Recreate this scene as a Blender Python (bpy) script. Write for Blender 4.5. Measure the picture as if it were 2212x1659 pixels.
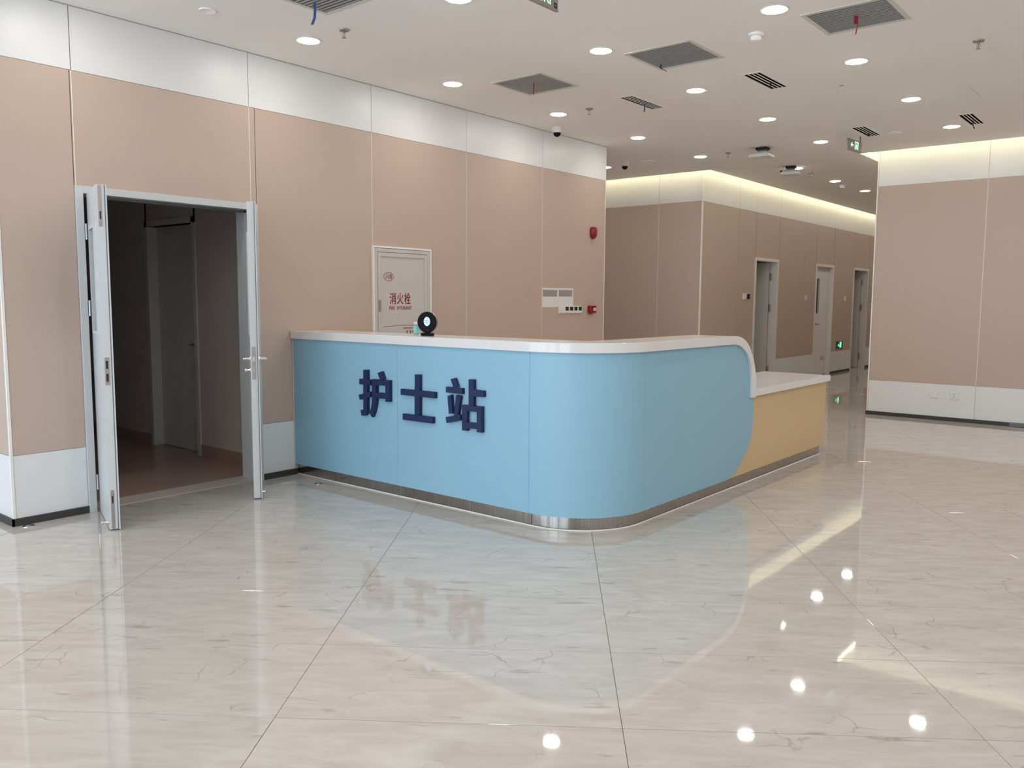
import bpy, bmesh, math, random
from mathutils import Vector, Matrix
random.seed(7)
S = bpy.context.scene
C = S.collection
for o in list(bpy.data.objects): bpy.data.objects.remove(o, do_unlink=True)

# ------------------------------------------------------------------ camera
CAMLOC = Vector((5.5347, 0.0, 1.4))
R_ = Vector((0.77108661, 0.63670369, 0.00581811))
U_ = Vector((-0.06814958, 0.07344137, 0.99496834))
F_ = Vector((-0.63307273, 0.76760326, -0.10002075))
FPX = 1798.2
cam = bpy.data.cameras.new('camera'); cam.sensor_fit = 'HORIZONTAL'; cam.sensor_width = 36.0
cam.lens = FPX / 2212 * 36.0; cam.clip_start = 0.05; cam.clip_end = 200
co = bpy.data.objects.new('camera', cam); C.objects.link(co)
M = Matrix((R_, U_, -F_)).transposed().to_4x4(); M.translation = CAMLOC
co.matrix_world = M
S.camera = co

# ------------------------------------------------------------------ world, exposure, daylight
w = bpy.data.worlds.new('world'); S.world = w; w.use_nodes = True
w.node_tree.nodes['Background'].inputs[0].default_value = (0.75, 0.86, 1.0, 1)
w.node_tree.nodes['Background'].inputs[1].default_value = 1.2
S.view_settings.view_transform = 'Standard'; S.view_settings.look = 'None'
S.view_settings.gamma = 1.0; S.view_settings.use_curve_mapping = False
EXPOSURE = 1.36
S.view_settings.exposure = EXPOSURE
S.cycles.use_denoising = True
S.cycles.use_adaptive_sampling = True; S.cycles.adaptive_threshold = 0.03
S.cycles.max_bounces = 9; S.cycles.diffuse_bounces = 5; S.cycles.glossy_bounces = 4
S.cycles.transmission_bounces = 6; S.cycles.sample_clamp_indirect = 8.0
S.cycles.caustics_reflective = False; S.cycles.caustics_refractive = False
LAMP = 33.0          # downlight disc radiance
STRIP = 6.5         # cove strip radiance
DAY = 24.0           # watts of daylight per window

def daylight(loc, rot, sx, sy, power):
    l = bpy.data.lights.new('daylight', 'AREA'); l.shape = 'RECTANGLE'; l.size = sx; l.size_y = sy
    l.energy = power; l.color = (0.62, 0.81, 1.0)
    o = bpy.data.objects.new('daylight', l); C.objects.link(o); o.location = loc; o.rotation_euler = rot
WINX = [(-4.4, -2.2), (-1.6, 0.6), (1.2, 3.4), (4.0, 6.2)]
for a, b in WINX:
    daylight(((a+b)/2, -5.15, 1.45), (math.radians(90), 0, 0), b-a, 2.5, DAY)

# ------------------------------------------------------------------ heights and planes
ZC, ZB, ZL, ZK = 3.204, 2.811, 0.436, 0.046
YN, YE = 1.915, 8.428
YB, XR, YR = 10.914, 2.36, 10.88
YH, XW, YS, XL = 20.5, 9.5, -5.0, -5.0
TOPW = 3.46

# ------------------------------------------------------------------ materials
def mat(name, col, rough=0.5, metal=0.0, emit=None, es=1.0, spec=0.5, trans=0.0, ior=1.45, coat=0.0, var=0.0, vscale=3.0, bump=0.0, bscale=40.0):
    m = bpy.data.materials.new(name); m.use_nodes = True
    nt = m.node_tree; b = nt.nodes['Principled BSDF']
    b.inputs['Base Color'].default_value = (*col, 1); b.inputs['Roughness'].default_value = rough
    b.inputs['Metallic'].default_value = metal; b.inputs['Specular IOR Level'].default_value = spec
    b.inputs['IOR'].default_value = ior; b.inputs['Transmission Weight'].default_value = trans
    b.inputs['Coat Weight'].default_value = coat
    if emit:
        b.inputs['Emission Color'].default_value = (*emit, 1); b.inputs['Emission Strength'].default_value = es
    if var > 0 or bump > 0:
        tc = nt.nodes.new('ShaderNodeTexCoord')
        n = nt.nodes.new('ShaderNodeTexNoise'); n.inputs['Scale'].default_value = vscale if var > 0 else bscale
        n.inputs['Detail'].default_value = 4
        nt.links.new(tc.outputs['Object'], n.inputs['Vector'])
        if var > 0:
            r = nt.nodes.new('ShaderNodeMapRange')
            r.inputs['To Min'].default_value = 1 - var; r.inputs['To Max'].default_value = 1 + var
            nt.links.new(n.outputs['Fac'], r.inputs['Value'])
            mx = nt.nodes.new('ShaderNodeVectorMath'); mx.operation = 'SCALE'
            mx.inputs[0].default_value = col
            nt.links.new(r.outputs['Result'], mx.inputs['Scale'])
            nt.links.new(mx.outputs['Vector'], b.inputs['Base Color'])
        if bump > 0:
            bp = nt.nodes.new('ShaderNodeBump'); bp.inputs['Strength'].default_value = bump; bp.inputs['Distance'].default_value = 0.002
            nt.links.new(n.outputs['Fac'], bp.inputs['Height']); nt.links.new(bp.outputs['Normal'], b.inputs['Normal'])
    return m

PINK = mat('pink_panel', (0.530, 0.412, 0.340), 0.42, var=0.012, vscale=1.3)
WHITE = mat('white_panel', (0.76, 0.765, 0.765), 0.36, var=0.006)
SEAM = mat('seam_profile', (0.86, 0.83, 0.79), 0.4, var=0.01)
GREYSEAM = mat('grey_seam', (0.42, 0.40, 0.38), 0.6, var=0.02)
CEIL = mat('ceiling_paint', (0.95, 0.93, 0.905), 0.9, var=0.006, vscale=1.0)
COVE = mat('cove_paint', (0.85, 0.84, 0.80), 0.8, var=0.01)
KICK = mat('dark_baseboard', (0.045, 0.043, 0.042), 0.45, var=0.08)
DOORW = mat('door_paint', (0.60, 0.62, 0.63), 0.32, var=0.008)
DOORG = mat('grey_door_paint', (0.62, 0.61, 0.60), 0.35, var=0.01)
DOORH = mat('hall_door_paint', (0.76, 0.74, 0.71), 0.35, var=0.01)
TRIMG = mat('bluish_grey_trim', (0.16, 0.175, 0.19), 0.5, var=0.12)
GASKET = mat('grey_gasket', (0.16, 0.17, 0.19), 0.6, var=0.05)
STEEL = mat('satin_steel', (0.55, 0.54, 0.53), 0.28, 1.0, var=0.03, vscale=20)
CHROME = mat('chrome', (0.78, 0.78, 0.78), 0.12, 1.0, var=0.01)
LOCKM = mat('lock_metal', (0.42, 0.38, 0.36), 0.4, 0.8, var=0.05)
DARK = mat('black_recess', (0.02, 0.018, 0.016), 0.8, var=0.1)
BLUE = mat('blue_laminate', (0.275, 0.500, 0.640), 0.38, var=0.008, vscale=0.8)
BEIGE = mat('beige_laminate', (0.66, 0.485, 0.27), 0.42, var=0.012)
QUARTZ = mat('white_quartz', (0.76, 0.745, 0.74), 0.12, var=0.002, vscale=12)
NAVY = mat('navy_letter', (0.009, 0.019, 0.078), 0.5, var=0.04)
CAULK = mat('white_caulk', (0.80, 0.78, 0.75), 0.5, var=0.02)
RED = mat('red_plastic', (0.26, 0.007, 0.016), 0.3, var=0.03)
REDINK = mat('red_ink', (0.27, 0.014, 0.016), 0.5, var=0.05)
PLASTIC = mat('white_plastic', (0.78, 0.77, 0.75), 0.35, var=0.01)
GREYP = mat('grey_plastic', (0.45, 0.44, 0.42), 0.5, var=0.03)
SCREEN = mat('dark_screen', (0.03, 0.022, 0.016), 0.15, var=0.05)
BLACKG = mat('black_gloss', (0.006, 0.006, 0.009), 0.5, spec=0.12, var=0.05)
ALU = mat('aluminium_slat', (0.40, 0.41, 0.42), 0.45, 0.35, var=0.04)
ALUF = mat('vent_frame', (0.70, 0.69, 0.65), 0.5, var=0.02)
PAPER = mat('paper', (0.76, 0.74, 0.73), 0.8, var=0.01)
LAMPM = mat('lamp_diffuser', (1, 1, 1), 0.5, emit=(1.0, 0.968, 0.915), es=LAMP)
STRIPM = mat('cove_strip', (1, 1, 1), 0.5, emit=(1.0, 0.90, 0.60), es=STRIP)
GREEN = mat('exit_green', (0.1, 0.6, 0.3), 0.5, emit=(0.42, 1.0, 0.60), es=0.75)
GREENB = mat('bright_green', (0.1, 0.6, 0.3), 0.5, emit=(0.12, 1.0, 0.45), es=1.1)
SIGNM = mat('sign_metal', (0.33, 0.31, 0.275), 0.3, 0.35, var=0.03)
SIGNG = mat('dark_green_sign', (0.03, 0.10, 0.06), 0.3, var=0.05)
GLASS = mat('glass', (0.95, 0.97, 0.97), 0.02, trans=1.0, ior=1.45)
BLUER = mat('blue_ribbon', (0.035, 0.09, 0.27), 0.6, var=0.1)
REDR = mat('red_ribbon', (0.36, 0.02, 0.03), 0.6, var=0.1)
BLACKR = mat('black_tie', (0.03, 0.028, 0.03), 0.6, var=0.1)
BROWNV = mat('brown_vinyl', (0.40, 0.275, 0.225), 0.22, var=0.05, vscale=6)
ROOMW = mat('room_wall', (0.58, 0.52, 0.50), 0.6, var=0.01)
STONE = mat('threshold_stone', (0.60, 0.53, 0.47), 0.3, var=0.04, vscale=12)
TEAL = mat('teal_liquid', (0.20, 0.60, 0.62), 0.3, var=0.02)
CLEAR = mat('clear_plastic', (0.90, 0.93, 0.93), 0.08, trans=0.85)
ICON = mat('screen_icon', (0.3, 0.4, 0.9), 0.4, emit=(0.42, 0.55, 1.0), es=0.50)
ICOND = mat('screen_icon_lines', (0.02, 0.04, 0.3), 0.4, emit=(0.04, 0.10, 0.5), es=0.7)
GROUT = mat('grout', (0.25, 0.225, 0.20), 0.7, var=0.08, vscale=15)

def brushed():
    m = bpy.data.materials.new('brushed_steel'); m.use_nodes = True; nt = m.node_tree; b = nt.nodes['Principled BSDF']
    b.inputs['Metallic'].default_value = 1.0; b.inputs['Roughness'].default_value = 0.13
    b.inputs['Anisotropic'].default_value = 0.5
    tc = nt.nodes.new('ShaderNodeTexCoord'); mp = nt.nodes.new('ShaderNodeMapping'); mp.inputs['Scale'].default_value = (260, 260, 4)
    n = nt.nodes.new('ShaderNodeTexNoise'); n.inputs['Scale'].default_value = 1.0; n.inputs['Detail'].default_value = 3
    nt.links.new(tc.outputs['Object'], mp.inputs['Vector']); nt.links.new(mp.outputs['Vector'], n.inputs['Vector'])
    cr = nt.nodes.new('ShaderNodeValToRGB'); cr.color_ramp.elements[0].color = (0.36, 0.33, 0.31, 1); cr.color_ramp.elements[1].color = (0.50, 0.47, 0.44, 1)
    cr.color_ramp.elements[0].position = 0.35; cr.color_ramp.elements[1].position = 0.65
    nt.links.new(n.outputs['Fac'], cr.inputs['Fac']); nt.links.new(cr.outputs['Color'], b.inputs['Base Color'])
    return m
BRUSHED = brushed()

def floor_material():
    m = bpy.data.materials.new('polished_stone_tile'); m.use_nodes = True; nt = m.node_tree; b = nt.nodes['Principled BSDF']
    N = nt.nodes.new; L = nt.links.new
    tc = N('ShaderNodeTexCoord'); oi = N('ShaderNodeObjectInfo')
    off = N('ShaderNodeVectorMath'); off.operation = 'SCALE'; off.inputs[0].default_value = (7.3, 3.1, 5.7); L(oi.outputs['Random'], off.inputs['Scale'])
    add = N('ShaderNodeVectorMath'); L(tc.outputs['Object'], add.inputs[0]); L(off.outputs['Vector'], add.inputs[1])
    mp = N('ShaderNodeMapping'); mp.inputs['Rotation'].default_value = (0, 0, math.radians(-30)); mp.inputs['Scale'].default_value = (2.2, 8.0, 1)
    L(add.outputs['Vector'], mp.inputs['Vector'])
    n1 = N('ShaderNodeTexNoise'); n1.inputs['Scale'].default_value = 1.6; n1.inputs['Detail'].default_value = 7; n1.inputs['Roughness'].default_value = 0.62; n1.inputs['Distortion'].default_value = 0.9
    L(mp.outputs['Vector'], n1.inputs['Vector'])
    cr = N('ShaderNodeValToRGB'); e = cr.color_ramp.elements
    e[0].position = 0.33; e[0].color = (0.475, 0.435, 0.395, 1); e[1].position = 0.68; e[1].color = (0.560, 0.525, 0.487, 1)
    L(n1.outputs['Fac'], cr.inputs['Fac'])
    # darker short dashes
    n2 = N('ShaderNodeTexNoise'); n2.inputs['Scale'].default_value = 2.3; n2.inputs['Detail'].default_value = 3
    mp2 = N('ShaderNodeMapping'); mp2.inputs['Rotation'].default_value = (0, 0, math.radians(-34)); mp2.inputs['Scale'].default_value = (2.0, 9.0, 1); mp2.inputs['Location'].default_value = (3, 1, 0)
    L(add.outputs['Vector'], mp2.inputs['Vector']); L(mp2.outputs['Vector'], n2.inputs['Vector'])
    c2 = N('ShaderNodeValToRGB'); c2.color_ramp.elements[0].position = 0.655; c2.color_ramp.elements[0].color = (1, 1, 1, 1); c2.color_ramp.elements[1].position = 0.74; c2.color_ramp.elements[1].color = (0.74, 0.73, 0.71, 1)
    L(n2.outputs['Fac'], c2.inputs['Fac'])
    # thin veins: edges of a distorted voronoi, thinned by a mask
    n3 = N('ShaderNodeTexNoise'); n3.inputs['Scale'].default_value = 3.2; n3.inputs['Detail'].default_value = 4
    L(add.outputs['Vector'], n3.inputs['Vector'])
    mixv = N('ShaderNodeMix'); mixv.data_type = 'VECTOR'; mixv.inputs['Factor'].default_value = 0.28
    L(add.outputs['Vector'], mixv.inputs[4]); L(n3.outputs['Color'], mixv.inputs[5])
    vo = N('ShaderNodeTexVoronoi'); vo.feature = 'DISTANCE_TO_EDGE'; vo.inputs['Scale'].default_value = 3.0
    L(mixv.outputs[1], vo.inputs['Vector'])
    c3 = N('ShaderNodeValToRGB'); c3.color_ramp.elements[0].position = 0.0; c3.color_ramp.elements[0].color = (1, 1, 1, 1); c3.color_ramp.elements[1].position = 0.012; c3.color_ramp.elements[1].color = (0, 0, 0, 1)
    L(vo.outputs['Distance'], c3.inputs['Fac'])
    n4 = N('ShaderNodeTexNoise'); n4.inputs['Scale'].default_value = 4.5; L(add.outputs['Vector'], n4.inputs['Vector'])
    c4 = N('ShaderNodeValToRGB'); c4.color_ramp.elements[0].position = 0.52; c4.color_ramp.elements[0].color = (0, 0, 0, 1); c4.color_ramp.elements[1].position = 0.62; c4.color_ramp.elements[1].color = (0.55, 0.55, 0.55, 1)
    L(n4.outputs['Fac'], c4.inputs['Fac'])
    mm = N('ShaderNodeMath'); mm.operation = 'MULTIPLY'; L(c3.outputs['Color'], mm.inputs[0]); L(c4.outputs['Color'], mm.inputs[1])
    mul = N('ShaderNodeMix'); mul.data_type = 'RGBA'; mul.blend_type = 'MULTIPLY'; mul.inputs['Factor'].default_value = 1.0
    L(cr.outputs['Color'], mul.inputs[6]); L(c2.outputs['Color'], mul.inputs[7])
    ve = N('ShaderNodeMix'); ve.data_type = 'RGBA'; ve.inputs[7].default_value = (0.27, 0.24, 0.21, 1)
    L(mm.outputs['Value'], ve.inputs['Factor']); L(mul.outputs[2], ve.inputs[6])
    L(ve.outputs[2], b.inputs['Base Color'])
    b.inputs['Roughness'].default_value = 0.035; b.inputs['IOR'].default_value = 1.62
    nb = N('ShaderNodeTexNoise'); nb.inputs['Scale'].default_value = 9.0; nb.inputs['Detail'].default_value = 2; L(add.outputs['Vector'], nb.inputs['Vector'])
    bp = N('ShaderNodeBump'); bp.inputs['Strength'].default_value = 0.35; bp.inputs['Distance'].default_value = 0.00035
    L(nb.outputs['Fac'], bp.inputs['Height']); L(bp.outputs['Normal'], b.inputs['Normal'])
    return m
TILE = floor_material()

def print_material(seed):
    m = bpy.data.materials.new('printed_table'); m.use_nodes = True; nt = m.node_tree; b = nt.nodes['Principled BSDF']
    tc = nt.nodes.new('ShaderNodeTexCoord'); mp = nt.nodes.new('ShaderNodeMapping'); mp.inputs['Scale'].default_value = (1, 90, 160); mp.inputs['Location'].default_value = (0, seed, seed)
    v = nt.nodes.new('ShaderNodeTexNoise'); v.inputs['Scale'].default_value = 1.0; v.inputs['Detail'].default_value = 2
    nt.links.new(tc.outputs['Object'], mp.inputs['Vector']); nt.links.new(mp.outputs['Vector'], v.inputs['Vector'])
    cr = nt.nodes.new('ShaderNodeValToRGB'); cr.color_ramp.elements[0].color = (0.14, 0.12, 0.13, 1); cr.color_ramp.elements[1].color = (0.50, 0.47, 0.47, 1)
    cr.color_ramp.elements[0].position = 0.4; cr.color_ramp.elements[1].position = 0.6
    nt.links.new(v.outputs['Fac'], cr.inputs['Fac']); nt.links.new(cr.outputs['Color'], b.inputs['Base Color']); b.inputs['Roughness'].default_value = 0.8
    return m

# ------------------------------------------------------------------ geometry helpers
def box(bm, x0, x1, y0, y1, z0, z1, mtx=None):
    v = [bm.verts.new(p) for p in ((x0,y0,z0),(x1,y0,z0),(x1,y1,z0),(x0,y1,z0),(x0,y0,z1),(x1,y0,z1),(x1,y1,z1),(x0,y1,z1))]
    if mtx is not None:
        for q in v: q.co = mtx @ q.co
    for f in ((0,3,2,1),(4,5,6,7),(0,1,5,4),(1,2,6,5),(2,3,7,6),(3,0,4,7)): bm.faces.new([v[i] for i in f])
    return bm
def BOX(*a): return box(bmesh.new(), *a)
AX = {'z': lambda a, b, d: (a, b, d), 'y': lambda a, b, d: (a, d, b), 'x': lambda a, b, d: (d, a, b)}
def prism(bm, poly, d0, d1, ax='z', mtx=None):
    f = AX[ax]
    lo = [bm.verts.new(f(a, b, d0)) for a, b in poly]; hi = [bm.verts.new(f(a, b, d1)) for a, b in poly]
    if mtx is not None:
        for q in lo + hi: q.co = mtx @ q.co
    fs = [bm.faces.new(lo[::-1]), bm.faces.new(hi)]
    n = len(poly)
    for i in range(n): fs.append(bm.faces.new((lo[i], lo[(i+1) % n], hi[(i+1) % n], hi[i])))
    bmesh.ops.recalc_face_normals(bm, faces=fs)
    return bm
def lathe(bm, prof, seg=24, mtx=None, cap=True):
    rings = []
    for r, z in prof:
        ring = []
        for i in range(seg):
            a = 2*math.pi*i/seg; p = Vector((r*math.cos(a), r*math.sin(a), z))
            ring.append(bm.verts.new(mtx @ p if mtx is not None else p))
        rings.append(ring)
    fs = []
    for k in range(len(rings)-1):
        for i in range(seg):
            j = (i+1) % seg; fs.append(bm.faces.new((rings[k][i], rings[k][j], rings[k+1][j], rings[k+1][i])))
    if cap:
        fs.append(bm.faces.new(rings[0][::-1])); fs.append(bm.faces.new(rings[-1]))
    bmesh.ops.recalc_face_normals(bm, faces=fs)
    return bm
def tube(bm, pts, r, seg=8):
    pts = [Vector(p) for p in pts]; rings = []
    for i, p in enumerate(pts):
        t = (pts[min(i+1, len(pts)-1)] - pts[max(i-1, 0)]).normalized()
        up = Vector((0, 0, 1)) if abs(t.z) < 0.9 else Vector((1, 0, 0))
        a = t.cross(up).normalized(); b = t.cross(a)
        rr = r[i] if isinstance(r, (list, tuple)) else r
        rings.append([bm.verts.new(p + (a*math.cos(2*math.pi*k/seg) + b*math.sin(2*math.pi*k/seg))*rr) for k in range(seg)])
    fs = []
    for k in range(len(rings)-1):
        for i in range(seg):
            j = (i+1) % seg; fs.append(bm.faces.new((rings[k][i], rings[k][j], rings[k+1][j], rings[k+1][i])))
    fs.append(bm.faces.new(rings[0][::-1])); fs.append(bm.faces.new(rings[-1]))
    bmesh.ops.recalc_face_normals(bm, faces=fs)
    return bm

ORG = {}
def org(o): return ORG.get(o.name, Vector((0, 0, 0)))
def obj(name, bm, m, parent=None, loc=None, smooth=False, bevel=0.0, local=False):
    """bm in world coordinates (or local to the thing when local=True); linked as ONE mesh object."""
    root = Vector(loc) if loc is not None else (org(parent) if parent else Vector((0, 0, 0)))
    if not local:
        for v in bm.verts: v.co -= root
    me = bpy.data.meshes.new(name); bm.to_mesh(me); bm.free()
    me.materials.append(m)
    if smooth:
        for p in me.polygons: p.use_smooth = True
    o = bpy.data.objects.new(name, me); C.objects.link(o)
    if parent: o.parent = parent
    else: o.location = root
    ORG[o.name] = root
    if smooth:
        md = o.modifiers.new('es', 'EDGE_SPLIT'); md.split_angle = math.radians(40)
    if bevel > 0:
        md = o.modifiers.new('bevel', 'BEVEL'); md.width = bevel; md.segments = 2; md.limit_method = 'ANGLE'; md.angle_limit = math.radians(40)
    return o
def thing(name, label, cat, loc=(0, 0, 0), group=None, kind=None):
    o = bpy.data.objects.new(name, None); C.objects.link(o); o.location = loc; o.empty_display_size = 0.1
    o['label'] = label; o['category'] = cat
    if group: o['group'] = group
    if kind: o['kind'] = kind
    ORG[o.name] = Vector(loc)
    return o
def tag(o, label, cat, group=None, kind=None):
    o['label'] = label; o['category'] = cat
    if group: o['group'] = group
    if kind: o['kind'] = kind
    return o
def struct(name, bm, m, label, cat, **k):
    o = obj(name, bm, m, **k); o['kind'] = 'structure'; o['label'] = label; o['category'] = cat
    return o
def dup(root, loc, label, group=None):
    r = root.copy(); C.objects.link(r); r.location = loc; r['label'] = label
    if group: r['group'] = group
    for ch in root.children:
        c = ch.copy(); C.objects.link(c); c.parent = r
        for g in ch.children:
            d = g.copy(); C.objects.link(d); d.parent = c
    return r

def text_bm(body, a0, a1, b0, b1, d0, d1, ax, bold=0.0, flip=False):
    cu = bpy.data.curves.new('t', 'FONT'); cu.body = body; cu.resolution_u = 3; cu.offset = bold
    cu.extrude = 0.5
    o = bpy.data.objects.new('t', cu); C.objects.link(o); bpy.context.view_layer.update()
    me = bpy.data.meshes.new_from_object(o.evaluated_get(bpy.context.evaluated_depsgraph_get()))
    bpy.data.objects.remove(o, do_unlink=True)
    bm = bmesh.new(); bm.from_mesh(me); bpy.data.meshes.remove(me)
    xs = [v.co.x for v in bm.verts]; ys = [v.co.y for v in bm.verts]
    if not xs: return bm
    x0, x1, y0, y1 = min(xs), max(xs), min(ys), max(ys)
    for v in bm.verts:
        a = a0 + (v.co.x-x0)/(x1-x0)*(a1-a0); b = b0 + (v.co.y-y0)/max(y1-y0, 1e-6)*(b1-b0); d = d0 + (v.co.z+0.5)*(d1-d0)
        v.co = AX[ax](a, b, d)
    return bm

# ================================================================== FLOOR
TH = math.radians(36.6); ct, st = math.cos(TH), math.sin(TH)
floor = struct('floor', BOX(XL-1, XW, YS-0.2, YH, -0.05, -0.004), GROUT, 'glossy pale beige marbled tile floor laid diagonally', 'floor')
def proj(p):
    d = Vector(p) - CAMLOC; z = d.dot(F_)
    if z < 0.05: return None
    return 1106 + FPX*d.dot(R_)/z, 829.5 - FPX*d.dot(U_)/z
def tile_bm(L=1.163, Wd=0.597, j=0.0012):
    bm = bmesh.new(); a, b = L/2-j, Wd/2-j; e = 0.0005
    prism(bm, [(-a, -b), (a, -b), (a, b), (-a, b)], -0.01, -e*0.5)
    top = [f for f in bm.faces if f.calc_center_median().z > -e*0.6 and abs(f.normal.z) > 0.9]
    bmesh.ops.delete(bm, geom=top, context='FACES')
    lo = sorted([v for v in bm.verts if v.co.z > -0.005], key=lambda v: math.atan2(v.co.y, v.co.x))
    hi = [bm.verts.new((v.co.x-math.copysign(e, v.co.x), v.co.y-math.copysign(e, v.co.y), 0)) for v in lo]
    for i in range(4): bm.faces.new((lo[i], lo[(i+1) % 4], hi[(i+1) % 4], hi[i]))
    bm.faces.new(hi)
    return bm
bm = tile_bm(); tile_me = bpy.data.meshes.new('tile'); bm.to_mesh(tile_me); bm.free(); tile_me.materials.append(TILE)
near, rest = [], []
for i in range(-16, 18):
    for j in range(-34, 26):
        s0 = 2.354 + 1.163*(i+0.5); t0 = 1.119 + 0.597*(j+0.5)
        cx, cy = ct*s0 - st*t0, st*s0 + ct*t0
        if not (XL-0.6 < cx < XW+0.5 and YS-0.6 < cy < YH+0.4): continue
        if cx < -0.65 and (YN+0.5 < cy < YE-0.5): continue
        if cx < -0.6 and cy > YB+0.6: continue
        if cx > XR+0.6 and cy > YR+0.6: continue
        vis = False
        for ds in (-0.58, 0, 0.58):
            for dt in (-0.3, 0.3):
                q = proj((ct*(s0+ds)-st*(t0+dt), st*(s0+ds)+ct*(t0+dt), 0))
                if q and -20 < q[0] < 2232 and 700 < q[1] < 1680: vis = True
        (near if vis and cx > -0.75 else rest).append((cx, cy))
near.sort(key=lambda p: (p[0]-CAMLOC.x)**2 + (p[1]-CAMLOC.y)**2)
rest += near[295:]; near = near[:295]
for cx, cy in near:
    o = bpy.data.objects.new('tile', tile_me); C.objects.link(o); o.parent = floor
    o.location = (cx, cy, 0)
    o.rotation_euler = (random.uniform(-1, 1)*0.0007, random.uniform(-1, 1)*0.0007, TH)
bm = bmesh.new()
for cx, cy in rest:
    t = tile_bm(); me = bpy.data.meshes.new('x'); 
    bmesh.ops.transform(t, matrix=Matrix.Translation((cx, cy, 0)) @ Matrix.Rotation(TH, 4, 'Z'), verts=t.verts); t.to_mesh(me); t.free()
    bm.from_mesh(me); bpy.data.meshes.remove(me)
o = obj('outer_tiles', bm, TILE, floor); o['kind'] = 'stuff'

# ================================================================== WALLS
G = 0.0025  # half seam
def panelled(wall, plane, sign, us, axis, holes=(), joint=True):
    """panels on a wall plane; us = seam positions along the wall, axis 'y' means wall plane X=plane."""
    def put(name, u0, u1, z0, z1, m):
        a, b = (plane-0.010*sign, plane) if sign > 0 else (plane, plane-0.010*sign)
        bm = BOX(a, b, u0+G, u1-G, z0, z1) if axis == 'y' else BOX(u0+G, u1-G, a, b, z0, z1)
        obj(name, bm, m, wall)
    for u0, u1 in zip(us[:-1], us[1:]):
        cuts = [(u0, u1, 0)]
        hs = [h for h in holes if h[0] < u1-1e-4 and h[1] > u0+1e-4]
        spans = []; cur = u0
        for h0, h1, hz in sorted(hs):
            if h0 > cur + 0.01: spans.append((cur, h0, 0))
            spans.append((max(h0, u0), min(h1, u1), hz)); cur = min(h1, u1)
        if cur < u1-0.01: spans.append((cur, u1, 0))
        for a, b, hz in spans:
            if hz == 0:
                if b-a > 0.03:
                    put('base_panel', a, b, ZK, ZL-0.0015, WHITE)
                    put('wall_panel', a, b, ZL+0.0015, ZB-0.0015, PINK)
            else:
                if a == u0 or True: put('wall_panel', a, b, hz, ZB-0.0015, PINK)
        if joint and u1 < us[-1]-0.001:
            zb0 = ZL
            for h0, h1, hz in holes:
                if h0-0.02 < u1 < h1+0.02: zb0 = hz
            a_, b_ = (plane-0.010*sign, plane-0.0006*sign); a_, b_ = min(a_, b_), max(a_, b_)
            bm = BOX(a_, b_, u1-G, u1+G, zb0, ZB) if axis == 'y' else BOX(u1-G, u1+G, a_, b_, zb0, ZB)
            obj('joint_strip', bm, SEAM, wall)
        put('top_panel', u0, u1, ZB+0.0015, TOPW if plane in (0.0, YB, YR, XR) and wall.name != 'wall_left' else ZC+0.02, WHITE)

# left wall with the double doorway
DL, DR, DZ = 2.362, 3.680, 2.107
bm = bmesh.new()
box(bm, -0.20, -0.010, YN+0.01, DL+0.02, 0, ZC+0.02); box(bm, -0.20, -0.010, DR-0.02, YE, 0, ZC+0.02); box(bm, -0.20, -0.010, DL, DR, DZ-0.02, ZC+0.02)
wl = struct('wall_left', bm, SEAM, 'long pink panelled wall with white top band behind the counter', 'wall')
HYD = (4.802, 5.506, 1.862)
panelled(wl, 0.0, 1, [YN+0.012, 2.3725, 3.633, 4.817, 6.008, 7.207, YE], 'y', holes=[(DL, DR, DZ)])
# block behind the left wall (solid building core)
bm = bmesh.new(); box(bm, XL-1, -0.20, 4.15, YE, 0, ZC+0.02); box(bm, XL-1, -6.0, 1.93, 4.15, 0, ZC+0.02)
struct('wall_core', bm, ROOMW, 'plain wall facing the side corridor behind the pink wall', 'wall')
obj('wall_corner_profile', BOX(-0.014, 0.003, YN-0.003, YN+0.012, ZK, ZC), SEAM, wl)
obj('wall_corner_profile', BOX(-0.012, 0.002, YE-0.004, YE+0.006, ZK, ZC), SEAM, wl)
obj('ceiling_shadow_gap', BOX(-0.002, 0.0025, YN, YE, ZC-0.006, ZC), GREYSEAM, wl)

# return wall facing the camera side at far left
bm = BOX(XL-1, -0.02, YN+0.010, YN+0.10, 0, ZC+0.02)
wr = struct('wall_return', bm, SEAM, 'short panelled wall turning away at the left edge', 'wall')
panelled(wr, YN, -1, [-6.0, -4.8, -3.6, -2.4, -1.2, -0.014], 'x')

# wall facing the camera behind the corridor mouth
bm = BOX(-6.2, -0.02, YB+0.010, YB+0.20, 0, TOPW)
wb = struct('wall_corridor', bm, SEAM, 'pink panelled wall facing the counter behind the side corridor', 'wall')
panelled(wb, YB, -1, [-6.2, -5.49, -4.29, -3.09, -1.89, -0.695, -0.012], 'x')
# hallway wall with three doors
HD = [(12.758, 13.716, 2.1056), (15.489, 16.442, 2.1056), (17.633, 18.613, 2.1056)]
bm = bmesh.new(); ys = [YB+0.01] + [q for h in HD for q in (h[0]+0.02, h[1]-0.02)] + [YH]
for k in range(0, len(ys), 2): box(bm, -0.20, -0.010, ys[k], ys[k+1], 0, TOPW)
for h in HD: box(bm, -0.20, -0.010, h[0], h[1], h[2]-0.02, TOPW)
wh = struct('wall_hallway', bm, SEAM, 'pink panelled hallway wall with three white framed doorways', 'wall')
panelled(wh, 0.0, 1, [YB+0.012, 12.14, 12.789, 13.743, 14.92, 15.5, 16.459, 17.69, 18.643, YH], 'y', holes=HD, joint=False)
obj('wall_corner_profile', BOX(-0.010, 0.008, YB-0.008, YB+0.012, ZK, TOPW), SEAM, wh)
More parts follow.
